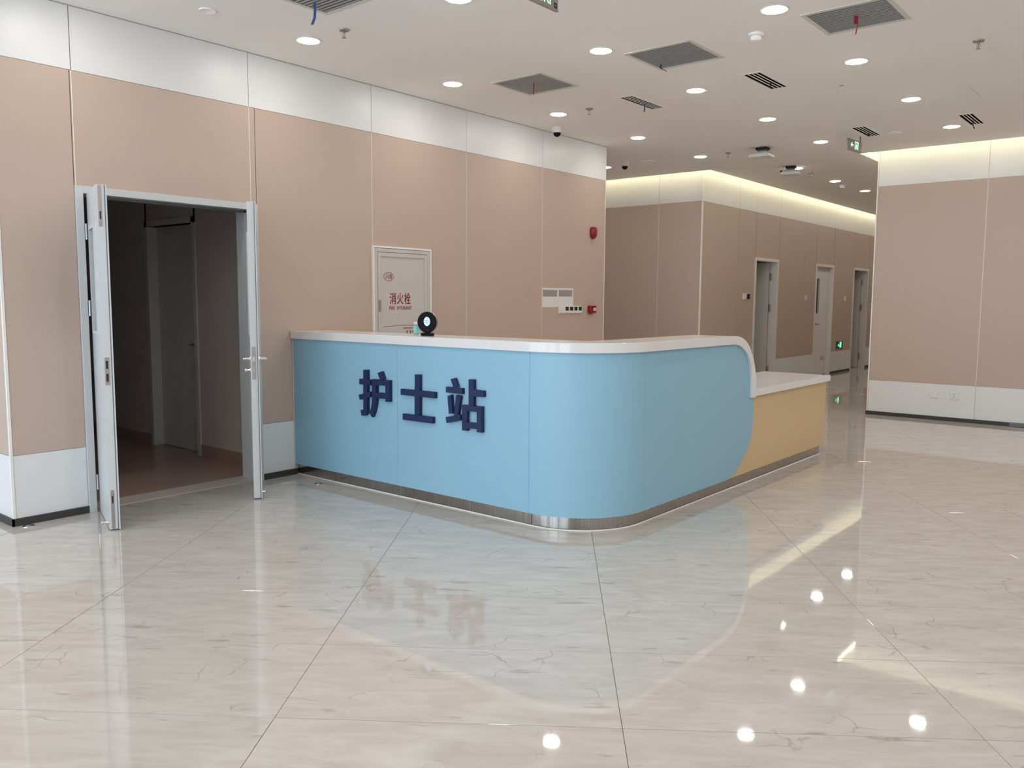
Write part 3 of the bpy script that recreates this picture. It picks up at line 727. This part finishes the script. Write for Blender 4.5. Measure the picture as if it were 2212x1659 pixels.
lfL = leaf(mtL, 0.568, (0.17, 0.42, 1.20, 1.82), (0.884, 1.049), False, 'left door leaf with flush bolts in its edge')
mtR = leaf_mtx(0.006, 3.600, 0.495, -0.331)
lfR = leaf(mtR, 0.594, (0.18, 0.44, 1.17, 1.84), (0.844, 1.071), True, 'right door leaf with steel lever handles')
for hy, zs in ((2.418, (1.82, 1.334, 0.197)), (3.622, (1.82, 1.334, 0.197))):
    for z in zs:
        bm = lathe(bmesh.new(), [(0.0065, -0.05), (0.0065, 0.05)], 10, mtx=Matrix.Translation((0.016, hy, z)))
        box(bm, -0.03, 0.012, hy-0.004, hy-0.001, z-0.05, z+0.05); box(bm, -0.03, 0.012, hy+0.002, hy+0.005, z-0.05, z+0.05)
        for dz in (-0.017, 0.017): lathe(bm, [(0.0075, dz-0.001), (0.0075, dz+0.001)], 10, mtx=Matrix.Translation((0.016, hy, z)))
        obj('hinge', bm, STEEL, door)
bm = lathe(bmesh.new(), [(0.016, 0), (0.016, 0.006), (0.009, 0.010), (0.009, 0.034), (0.014, 0.036), (0.014, 0.044)], 16, mtx=mtL @ Matrix.Translation((0.53, 0, 0.045)) @ Matrix.Rotation(math.radians(90), 4, 'X'))
obj('door_stop', bm, CHROME, lfL, smooth=True)
bm = lathe(bmesh.new(), [(0.008, 0), (0.008, 0.02)], 12, mtx=mtR @ Matrix.Translation((0.56, 0.057, 0.045)) @ Matrix.Rotation(math.radians(-90), 4, 'X'))
obj('door_stop', bm, CHROME, lfR, smooth=True)

# floor magnets
for x, y, lab in ((0.055, 1.975, 'round steel door magnet on the floor at the lower left corner'), (0.436, 3.876, 'round steel door magnet on the floor before the counter')):
    t = thing('floor_magnet', lab, 'door stop', (x, y, 0.0))
    obj('magnet_ring', lathe(bmesh.new(), [(0.034, 0.0), (0.034, 0.003), (0.028, 0.005), (0.024, 0.004)], 24), CHROME, t, local=True, smooth=True)
    obj('magnet_core', lathe(bmesh.new(), [(0.016, 0.003), (0.016, 0.0055), (0.012, 0.006)], 20), LOCKM, t, local=True, smooth=True)

# ------------------------------------------------------------------ dark room behind the double door
struct('floor_room', BOX(-6.0, -0.245, 1.94, 4.15, -0.004, 0.002), BROWNV, 'brown glossy vinyl floor of the dark room', 'floor')
bm = bmesh.new(); IY = 3.90; IX0, IX1 = -2.146, -1.264
box(bm, -6.0, IX0+0.03, IY, IY+0.12, 0.1, 2.85); box(bm, IX1-0.03, -0.20, IY, IY+0.12, 0.1, 2.85); box(bm, IX0, IX1, IY, IY+0.12, 2.06, 2.85)
struct('wall_room', bm, ROOMW, 'grey side wall of the dark room with a closed door', 'wall')
struct('wall_room_near', BOX(-6.0, -0.2, 1.97, 2.0, 0, 2.85), ROOMW, 'near side wall of the dark room', 'wall')
bm = bmesh.new()
for a, b in ((-6.0, IX0), (IX1, -0.2)): box(bm, a, b, IY-0.006, IY+0.02, 0, 0.105)
struct('baseboard_room', bm, BROWNV, 'brown coved skirting in the dark room', 'baseboard')
struct('ceiling_room', BOX(-6.0, -0.2, 1.9, 4.15, 2.80, 2.85), CEIL, 'ceiling of the dark room', 'ceiling')
bm = bmesh.new(); box(bm, IX0, IX0+0.05, IY-0.012, IY+0.13, 0, 2.11); box(bm, IX1-0.05, IX1, IY-0.012, IY+0.13, 0, 2.11); box(bm, IX0, IX1, IY-0.012, IY+0.13, 2.06, 2.11)
d2 = struct('door_2', bm, DOORG, 'closed grey door inside the dark room', 'door')
obj('door_leaf', BOX(IX0+0.05, IX1-0.05, IY+0.085, IY+0.125, 0.006, 2.06), DOORG, d2)
bm = lathe(bmesh.new(), [(0.024, 0), (0.024, 0.006), (0.010, 0.008), (0.010, 0.045)], 16, mtx=Matrix.Translation((-1.365, IY+0.085, 0.985)) @ Matrix.Rotation(math.radians(90), 4, 'X'))
tube(bm, [(-1.362, IY+0.040, 0.985), (-1.40, IY+0.037, 0.985), (-1.475, IY+0.037, 0.985)], 0.009, 10)
obj('lever_handle', bm, LOCKM, d2, smooth=True)

# ================================================================== HALLWAY DOORS
def hall_door(n, y0, y1, openleaf, label):
    zt = 2.1056; bm = bmesh.new(); f = 0.048
    box(bm, -0.16, 0.014, y0, y0+f, 0, zt); box(bm, -0.16, 0.014, y1-f, y1, 0, zt); box(bm, -0.16, 0.014, y0+f, y1-f, zt-f, zt)
    d = struct('door_%d' % n, bm, DOORH, label, 'door')
    ya, yb = y0+f, y1-f
    if openleaf:
        lf = obj('door_leaf', BOX(-0.98, -0.105, yb-0.075, yb-0.030, 0.008, 2.05), DOORH, d)
        for z in (1.82, 1.30, 0.25):
            obj('hinge', BOX(-0.110, -0.085, yb-0.070, yb-0.002, z-0.06, z+0.06), LOCKM, d)
        obj('gasket', BOX(-0.104, -0.100, yb-0.066, yb-0.058, 0.01, 2.04), GASKET, lf)
    else:
        w0, w1 = ya+0.22, ya+0.37
        bm = bmesh.new(); x0, x1 = -0.115, -0.072
        box(bm, x0, x1, ya, w0, 0.008, 2.055); box(bm, x0, x1, w1, yb-0.004, 0.008, 2.055); box(bm, x0, x1, w0, w1, 0.008, 1.19); box(bm, x0, x1, w0, w1, 1.84, 2.055)
        lf = obj('door_leaf', bm, DOORH, d)
        obj('glass_pane', BOX(-0.098, -0.094, w0, w1, 1.19, 1.84), SCREEN, lf)
        bm = bmesh.new(); e = 0.02
        box(bm, x1, x1+0.008, w0-e, w0, 1.17, 1.86); box(bm, x1, x1+0.008, w1, w1+e, 1.17, 1.86); box(bm, x1, x1+0.008, w0, w1, 1.17, 1.19); box(bm, x1, x1+0.008, w0, w1, 1.84, 1.86)
        obj('vision_frame', bm, DOORH, lf)
        bm = lathe(bmesh.new(), [(0.022, 0), (0.022, 0.006), (0.009, 0.008), (0.009, 0.04)], 14, mtx=Matrix.Translation((x1, ya+0.24, 0.985)) @ Matrix.Rotation(math.radians(90), 4, 'Y'))
        tube(bm, [(x1+0.04, ya+0.24, 0.985), (x1+0.04, ya+0.37, 0.985)], 0.008, 8)
        obj('lever_handle', bm, LOCKM, lf, smooth=True)
        obj('dark_gap', BOX(-0.115, -0.078, yb-0.004, yb, 0.0, 2.055), DARK, d)
    # small room behind
    bm = bmesh.new(); r0, r1 = y0-0.5, y1+0.1
    box(bm, -3.2, -3.1, r0, r1, 0, 2.9); box(bm, -3.1, -0.2, r0-0.05, r0, 0, 2.9); box(bm, -3.1, -0.2, r1, r1+0.05, 0, 2.9); box(bm, -3.1, -0.2, r0, r1, 2.85, 2.9)
    struct('wall_room_%d' % n, bm, ROOMW, 'walls of the room behind hallway door ' + ('nearest the counter', 'in the middle', 'farthest away')[n-3], 'wall')
    return d
hall_door(3, 12.758, 13.716, True, 'hallway doorway nearest the counter, its grey leaf opened inward')
hall_door(4, 15.489, 16.442, False, 'closed middle hallway door with a narrow vision panel')
hall_door(5, 17.633, 18.613, True, 'farthest hallway doorway with its leaf opened inward')
obj('vision_note', BOX(-0.071, -0.070, 16.10, 16.30, 0.28, 0.36), ROOMW, bpy.data.objects['door_4']).name = 'door_patch'

# ================================================================== RECEPTION COUNTER
FY, GX, R0 = 3.972, 2.912, 0.50
ZT, ZP = 1.090, 0.087
cnt = thing('reception_counter', 'light blue curved nurse station counter with white top', 'counter', (1.9, 4.3, 0))
def path(off, u_start, u_end, n=20):
    """plan path of the front face moved inward by off; params: 0..A along the front, arc, then the side"""
    pts = []
    r = R0-off; cx, cy = GX-R0, FY+R0
    if u_start < cx: pts.append((u_start, FY+off))
    return pts, r, cx, cy
def plan(off, x_start, y_end, n=24):
    r = R0-off; cx, cy = GX-R0, FY+R0; p = [(x_start, FY+off)]
    for k in range(n+1):
        a = -math.pi/2 + math.pi/2*k/n; p.append((cx+r*math.cos(a), cy+r*math.sin(a)))
    p.append((GX-off, y_end)); return p
def arcband(o0, o1, a0, a1, n=18):
    cx, cy = GX-R0, FY+R0
    A = [a0+(a1-a0)*k/n for k in range(n+1)]
    return [(cx+(R0-o0)*math.cos(a), cy+(R0-o0)*math.sin(a)) for a in A] + [(cx+(R0-o1)*math.cos(a), cy+(R0-o1)*math.sin(a)) for a in reversed(A)]
PT = 0.018; sg = 0.0008
obj('front_panel', BOX(0.012, 1.216-sg, FY, FY+PT, ZP, ZT), BLUE, cnt)
obj('front_panel', BOX(1.216+sg, 2.398-sg, FY, FY+PT, ZP, ZT), BLUE, cnt)
bm = bmesh.new(); prism(bm, [(2.398+sg, FY)] + arcband(0, PT, -math.pi/2, 0, 28) + [(2.398+sg, FY+PT)], ZP, ZT)
o = obj('curved_panel', bm, BLUE, cnt, smooth=True)
obj('end_trim', BOX(0.005, 0.012, FY-0.002, FY+PT, ZP, ZT), CAULK, cnt)
outer = [(5.60, 1.15), (5.70, 1.15), (5.76, 1.147), (5.815, 1.139), (5.862, 1.125), (5.915, 1.100), (5.962, 1.066), (6.000, 1.028), (6.030, 0.990), (6.055, 0.950), (6.078, 0.900), (6.096, 0.850), (6.107, 0.800), (6.112, 0.740), (6.114, 0.668)]
inner = [(6.043, 0.668), (6.042, 0.740), (6.038, 0.800), (6.027, 0.860), (6.010, 0.910), (5.985, 0.956), (5.950, 0.996), (5.905, 1.030), (5.855, 1.057), (5.800, 1.076), (5.745, 1.086), (5.68, 1.09), (5.60, 1.09)]
low = [(6.113, 0.668), (6.117, 0.600), (6.117, 0.530), (6.112, 0.450), (6.098, 0.375), (6.075, 0.328), (6.045, 0.287), (6.000, 0.243), (5.950, 0.201), (5.895, 0.162), (5.838, 0.131), (5.780, 0.106), (5.713, 0.090), (5.66, ZP)]
y0 = FY+R0+0.0008
poly = [(y0, ZP), (y0, ZT)] + inner[::-1][1:] + low
bm = bmesh.new(); prism(bm, poly, GX-PT, GX, 'x'); obj('side_panel', bm, BLUE, cnt)
obj('beige_side_panel', BOX(GX-0.024, GX-0.008, 5.55, 7.755, ZP, 0.677), BEIGE, cnt)
obj('beige_end_panel', BOX(2.32, GX-0.0245, 7.737, 7.755, ZP, 0.677), BEIGE, cnt)
# carcass behind the panels
bm = bmesh.new()
prism(bm, plan(PT, 0.005, 5.60) + [(GX-0.30, 5.60), (GX-0.30, FY+0.27), (0.005, FY+0.27)], ZP, ZT)
prism(bm, [(5.60, 0.10)] + [(5.60, ZT)] + [(a-0.001, b-0.001) for a, b in inner[::-1][1:]] + [(6.03, 0.60), (6.03, 0.10)], GX-0.30, GX-0.025, 'x')
obj('upper_carcass', bm, BEIGE, cnt)
bm = bmesh.new(); box(bm, 2.32, GX-0.0255, 5.601, 7.736, ZP, 0.676); box(bm, 2.32, GX-0.301, FY+0.275, 5.600, ZP, 0.676); box(bm, 0.005, 2.319, FY+0.275, 4.62, ZP, 0.676)
obj('desk_carcass', bm, BEIGE, cnt)
# tops
cx, cy = GX-R0, FY+R0; O = -0.020
pl = [(0.005, FY+O)] + [(cx+(R0-O)*math.cos(a), cy+(R0-O)*math.sin(a)) for a in [-math.pi/2+math.pi/2*k/28 for k in range(29)]] + [(GX-O, 5.60), (2.602, 5.60), (2.602, 4.40)]
pl += [(2.502+0.1*math.cos(a), 4.40+0.1*math.sin(a)) for a in [0-math.pi/2*k/8 for k in range(1, 9)]] + [(0.005, 4.30)]
bm = bmesh.new(); prism(bm, pl, ZT, 1.150)
prism(bm, outer + inner, 2.602, GX-O, 'x')
bmesh.ops.remove_doubles(bm, verts=bm.verts, dist=0.0001)
obj('curved_countertop', bm, QUARTZ, cnt, bevel=0.0025)
bm = bmesh.new(); prism(bm, [(0.005, FY+0.28), (0.005, 4.64), (2.300, 4.64), (2.300, 7.772), (GX+0.022, 7.772), (GX+0.022, 6.1135), (2.60, 6.1135), (2.60, FY+0.28)], 0.677, 0.730)
obj('desk_top', bm, QUARTZ, cnt, bevel=0.0025)
# plinth and caulk
bm = bmesh.new(); prism(bm, plan(0.030, 0.005, 7.700, 28) + [(2.36, 7.700), (2.36, FY+0.3), (0.005, FY+0.3)], 0.0, ZP)
obj('steel_plinth', bm, BRUSHED, cnt, smooth=True)
obj('plinth_joint', BOX(2.397, 2.399, FY+0.0285, FY+0.031, 0, ZP), DARK, cnt)
obj('caulk_line', tube(bmesh.new(), [(a, b, 0.003) for a, b in plan(0.024, 0.005, 7.70, 28)], 0.0065, 6), CAULK, cnt, smooth=True)

HAN = {'sign_hu': [[(0.884, 0.893), (0.926, 0.895), (0.921, 0.585), (0.902, 0.561), (0.858, 0.556), (0.848, 0.598), (0.88, 0.6)], [(0.838, 0.825), (0.958, 0.825), (0.957, 0.785), (0.837, 0.786)], [(0.83, 0.707), (0.958, 0.741), (0.957, 0.702), (0.84, 0.671)], [(1.038, 0.879), (1.079, 0.893), (1.105, 0.84), (1.065, 0.832)], [(0.979, 0.832), (1.164, 0.834), (1.164, 0.795), (0.978, 0.79)], [(1.121, 0.831), (1.164, 0.834), (1.162, 0.681), (1.119, 0.68)], [(1.005, 0.737), (1.163, 0.743), (1.163, 0.702), (1.004, 0.697)], [(0.979, 0.832), (1.023, 0.831), (1.021, 0.686), (1.014, 0.646), (1.0, 0.6), (0.976, 0.555), (0.946, 0.584), (0.966, 0.622), (0.975, 0.663)]],
'sign_shi': [[(1.418, 0.892), (1.465, 0.893), (1.463, 0.613), (1.415, 0.613)], [(1.277, 0.783), (1.609, 0.785), (1.608, 0.743), (1.277, 0.742)], [(1.296, 0.611), (1.588, 0.614), (1.588, 0.57), (1.296, 0.569)]],
'sign_zhan': [[(1.756, 0.882), (1.792, 0.891), (1.817, 0.836), (1.781, 0.83)], [(1.714, 0.829), (1.86, 0.829), (1.86, 0.79), (1.714, 0.791)], [(1.728, 0.769), (1.759, 0.778), (1.773, 0.655), (1.74, 0.651)], [(1.806, 0.781), (1.844, 0.775), (1.821, 0.646), (1.787, 0.643)], [(1.711, 0.627), (1.846, 0.655), (1.846, 0.617), (1.719, 0.587)], [(1.918, 0.891), (1.96, 0.892), (1.96, 0.722), (1.918, 0.723)], [(1.96, 0.827), (2.044, 0.825), (2.045, 0.786), (1.96, 0.784)], [(1.86, 0.721), (2.031, 0.723), (2.031, 0.686), (1.86, 0.684)], [(1.86, 0.721), (1.903, 0.721), (1.903, 0.554), (1.86, 0.553)], [(1.989, 0.72), (2.031, 0.723), (2.032, 0.555), (1.989, 0.554)], [(1.86, 0.609), (2.031, 0.614), (2.032, 0.576), (1.86, 0.569)]]}
for key, lab in (('sign_hu', 'first navy raised character'), ('sign_shi', 'second navy raised character'), ('sign_zhan', 'third navy raised character')):
    bm = bmesh.new()
    for q, s in enumerate(HAN[key]): prism(bm, s, FY-0.0265-0.0002*q, FY, 'y')
    o = obj('raised_character', bm, NAVY, cnt); o['label'] = lab

# device and bottle on the counter
t = thing('round_display', 'black round display with glowing face icon on the counter top', 'display', (1.372, 4.115, 1.150))
mt = Matrix.Rotation(math.radians(22), 4, 'Z') @ Matrix.Rotation(math.radians(90), 4, 'X')
md_ = Matrix.Translation((0, 0, 0.094)) @ mt
obj('display_body', lathe(bmesh.new(), [(0.060, -0.028), (0.070, -0.022), (0.0735, -0.010), (0.0735, 0.002), (0.070, 0.007)], 40, mtx=md_), BLACKG, t, local=True, smooth=True)
obj('chrome_rim', lathe(bmesh.new(), [(0.0735, -0.006), (0.0748, -0.004), (0.0748, 0.002), (0.0735, 0.004)], 40, mtx=md_, cap=False), STEEL, t, local=True, smooth=True)
bm = bmesh.new(); prism(bm, [(0.022*math.cos(a)*(1 if abs(math.cos(a)) < 0.8 else 1.08), 0.006+0.032*math.sin(a)) for a in [2*math.pi*k/24 for k in range(24)]], 0.007, 0.0082, 'z', md_)
obj('face_icon', bm, ICON, t, local=True)
bm = bmesh.new()
for q in (-0.006, 0.006): prism(bm, [(-0.023, q+0.004), (0.023, q+0.004), (0.023, q+0.007), (-0.023, q+0.007)], 0.0082, 0.0088, 'z', md_)
prism(bm, [(-0.0015, -0.020), (0.0015, -0.020), (0.0015, 0.034), (-0.0015, 0.034)], 0.0082, 0.0088, 'z', md_)
obj('icon_lines', bm, ICOND, t, local=True)
bm = lathe(bmesh.new(), [(0.052, 0.0), (0.054, 0.004), (0.054, 0.016), (0.048, 0.020)], 32, mtx=Matrix.Scale(0.72, 4, (0, 1, 0)))
obj('display_base', bm, BLACKG, t, local=True, smooth=True)
obj('status_light', lathe(bmesh.new(), [(0.002, 0.007), (0.002, 0.009)], 8, mtx=md_ @ Matrix.Translation((0, -0.050, 0))), REDR, t, local=True)
t = thing('sanitizer_bottle', 'small clear bottle with teal liquid beside the round display', 'bottle', (1.205, 4.165, 1.150))
obj('bottle_body', lathe(bmesh.new(), [(0.016, 0.0), (0.018, 0.003), (0.018, 0.070), (0.012, 0.076), (0.011, 0.078)], 20), CLEAR, t, local=True, smooth=True)
obj('teal_label', lathe(bmesh.new(), [(0.0184, 0.010), (0.0184, 0.064)], 20, cap=False), TEAL, t, local=True, smooth=True)
obj('cap', lathe(bmesh.new(), [(0.013, 0.077), (0.013, 0.090), (0.010, 0.092)], 18), PLASTIC, t, local=True, smooth=True)

# ================================================================== FITTINGS ON THE LEFT WALL
t = thing('hydrant_cabinet', 'grey fire hydrant cabinet door with red lettering on pink wall', 'hydrant cabinet', (0, 5.15, 0.15))
def ring(bm, y0, y1, z0, z1, e, x0, x1):
    box(bm, x0, x1, y0, y0+e, z0, z1); box(bm, x0, x1, y1-e, y1, z0, z1); box(bm, x0, x1, y0+e, y1-e, z0, z0+e); box(bm, x0, x1, y0+e, y1-e, z1-e, z1); return bm
HG = mat('hydrant_grey', (0.57, 0.55, 0.535), 0.4, var=0.01)
obj('outer_frame', ring(bmesh.new(), 4.802, 5.506, 0.15, 1.862, 0.016, 0.0, 0.022), SEAM, t)
obj('inner_frame', ring(bmesh.new(), 4.822, 5.486, 0.17, 1.842, 0.030, 0.0, 0.020), HG, t, bevel=0.002)
obj('gap_backing', BOX(0.0, 0.006, 4.83, 5.48, 0.18, 1.835), GREYSEAM, t)
obj('door_rim', ring(bmesh.new(), 4.856, 5.452, 0.205, 1.808, 0.036, 0.006, 0.024), HG, t, bevel=0.003)
obj('door_panel', BOX(0.006, 0.016, 4.885, 5.425, 0.23, 1.78), HG, t)
bm = BOX(0.024, 0.027, 4.858, 4.884, 1.295, 1.395); obj('latch_plate', bm, LOCKM, t)
obj('latch_button', lathe(bmesh.new(), [(0.004, 0), (0.004, 0.003)], 10, mtx=Matrix.Translation((0.027, 4.872, 1.328)) @ Matrix.Rotation(math.radians(90), 4, 'Y')), CHROME, t)
XS = 0.016
w3 = 0.262/3
for k, ch in enumerate('消火栓'):
    a = 4.990 + w3*k; obj('red_character', text_bm(ch, a+0.002, a+w3-0.008, 1.358, 1.462, XS, XS+0.0012, 'x', 0.012), REDINK, t)
obj('red_english_text', text_bm('FIRE  HYDRANT', 4.988, 5.258, 1.310, 1.343, XS, XS+0.0012, 'x', 0.008), REDINK, t)
bm = bmesh.new(); n = 32; cyy, czz = 4.982, 1.600
for k in range(n):
    a, b = 2*math.pi*k/n, 2*math.pi*(k+1)/n
    prism(bm, [(cyy+0.058*math.cos(a), czz+0.038*math.sin(a)), (cyy+0.058*math.cos(b), czz+0.038*math.sin(b)), (cyy+0.054*math.cos(b), czz+0.034*math.sin(b)), (cyy+0.054*math.cos(a), czz+0.034*math.sin(a))], XS, XS+0.0012, 'x')
obj('oval_emblem', bm, REDINK, t)
obj('emblem_characters', text_bm('川消', 4.945, 5.020, 1.578, 1.622, XS, XS+0.0012, 'x', 0.004), REDINK, t)
bm = bmesh.new(); prism(bm, [(4.917, 1.162), (5.02, 1.164), (5.06, 1.170), (5.36, 1.170), (5.36, 1.173), (5.06, 1.173), (5.02, 1.167), (4.917, 1.165)], XS, XS+0.0012, 'x'); obj('red_rule', bm, REDINK, t)
obj('small_red_text', text_bm('EMERGENCY CALL', 5.155, 5.345, 1.141, 1.152, XS, XS+0.0012, 'x', 0.01), REDINK, t)
obj('red_number', text_bm('119', 5.192, 5.300, 1.085, 1.128, XS, XS+0.0012, 'x', 0.02), REDINK, t)

t = thing('alarm_strobe', 'red wall alarm strobe near the end of the pink wall', 'alarm', (0, 8.16, 2.195))
prof = [(0.048, 0.0), (0.052, 0.012), (0.050, 0.03), (0.040, 0.048), (0.022, 0.058), (0.004, 0.062)]
mS = Matrix.Translation((0, 0, 0)) @ Matrix.Scale(1.55, 4, (0, 0, 1)) @ Matrix.Rotation(math.radians(90), 4, 'Y')
bm = lathe(bmesh.new(), prof, 28, mtx=mS)
for v in bm.verts:
    if v.co.z > 0.055: v.co.z = 0.055
obj('strobe_body', bm, RED, t, local=True, smooth=True)
obj('strobe_lens', lathe(bmesh.new(), [(0.020, 0.0), (0.018, 0.008), (0.010, 0.014)], 16, mtx=Matrix.Translation((0.052, 0.008, -0.018)) @ Matrix.Rotation(math.radians(70), 4, 'Y')), CLEAR, t, local=True, smooth=True)
for q in (-0.022, 0.0, 0.022): obj('sound_slot', BOX(0.018, 0.042, q-0.004, q+0.004, 0.0545, 0.0565), SCREEN, t, local=True)

t = thing('call_point', 'red square fire call point beside the switch panel', 'call point', (0, 8.15, 1.30))
obj('call_box', BOX(0.0, 0.045, -0.062, 0.058, -0.043, 0.043), RED, t, local=True, bevel=0.004)
obj('white_plate', BOX(0.045, 0.047, -0.004, 0.048, -0.016, 0.016), PLASTIC, t, local=True)
obj('plate_mark', BOX(0.047, 0.0476, 0.008, 0.036, -0.004, 0.005), GASKET, t, local=True)
obj('test_key', BOX(0.01, 0.035, -0.05, 0.0, -0.050, -0.043), RED, t, local=True)

t = thing('switch_panel', 'long white switch plate with four dark thermostat screens', 'switch panel', (0, 7.73, 1.298))
obj('plate', BOX(0.0, 0.012, -0.216, 0.216, -0.042, 0.042), PLASTIC, t, local=True, bevel=0.002)
for k in range(4):
    y = -0.070 + 0.086*k
    md2 = obj('thermostat', BOX(0.012, 0.016, y-0.040, y+0.040, -0.038, 0.038), PLASTIC, t, local=True, bevel=0.001)
    obj('screen', BOX(0.016, 0.0172, y-0.030, y+0.030, -0.010, 0.034), SCREEN, md2, local=True)
    obj('button_row', BOX(0.016, 0.0168, y-0.030, y+0.030, -0.030, -0.027), GREYP, md2, local=True)
kp = obj('light_key', BOX(0.012, 0.015, -0.205, -0.135, -0.036, 0.036), PLASTIC, t, local=True, bevel=0.001)
obj('key_lines', box(BOX(0.015, 0.0156, -0.185, -0.155, 0.024, 0.026), 0.015, 0.0156, -0.190, -0.150, -0.032, -0.030), GREYP, kp, local=True)
for k, (y0, y1, z0, z1, lab) in enumerate(((7.216, 7.507, 1.328, 1.538, 'left sheet of paper with a printed grey table on the wall'), (7.507, 7.795, 1.340, 1.540, 'right sheet of paper with a printed grey table above the switch plate'))):
    t = thing('paper_notice', lab, 'notice', (0, (y0+y1)/2, (z0+z1)/2))
    obj('paper_sheet', BOX(0.0, 0.0015, y0, y1, z0, z1), PAPER, t)
    obj('printed_table', BOX(0.0015, 0.002, y0+0.012, y1-0.020, z0+0.115 if k == 0 else z0+0.105, z1-0.022), print_material(k*5.1), t)

# hallway wall switches
def wall_switch(label, y, z, wd, dark=False):
    t = thing('wall_switch', label, 'switch', (0, y, z))
    obj('switch_plate', BOX(0.0, 0.010, -wd/2, wd/2, -0.045, 0.045), PLASTIC, t, local=True, bevel=0.002)
    obj('rocker', BOX(0.010, 0.014, -wd*0.32, wd*0.32, -0.030, 0.030), PLASTIC, t, local=True)
wall_switch('white wall switch left of the first hallway doorway', 12.40, 1.483, 0.13)
wall_switch('white wall switch left of the closed hallway door', 15.02, 1.478, 0.10)
wall_switch('white wall switch right of the closed hallway door', 17.18, 1.473, 0.10)
t = thing('access_reader', 'small black device beside the first hallway wall switch', 'card reader', (0, 12.555, 1.483))
obj('reader_body', BOX(0.0, 0.018, -0.035, 0.035, -0.036, 0.036), BLACKG, t, local=True, bevel=0.003)
obj('reader_button', BOX(0.018, 0.020, -0.012, 0.012, -0.012, 0.012), GASKET, t, local=True)

# sockets on the right wall
for k, (x0, x1, z0, z1, lab) in enumerate(((3.080, 3.166, 0.266, 0.353, 'left blank white data socket low on the right wall'), (3.302, 3.388, 0.262, 0.347, 'right white power socket low on the right wall'))):
    cx_, cz_ = (x0+x1)/2, (z0+z1)/2
    t = thing('wall_socket', lab, 'socket', (cx_, YR, cz_))
    obj('socket_plate', BOX(-0.043, 0.043, -0.010, 0.0, -0.043, 0.043), PLASTIC, t, local=True, bevel=0.003)
    if k:
        for hx, hz in ((-0.009, 0.020), (0.009, 0.020), (0.0, 0.0), (-0.010, -0.018), (0.010, -0.018)):
            obj('pin_hole', BOX(hx-0.003, hx+0.003, -0.0108, -0.009, hz-0.004, hz+0.004), DARK, t, local=True)
    else:
        obj('socket_cover', BOX(-0.016, 0.016, -0.012, -0.010, -0.010, 0.022), PLASTIC, t, local=True)
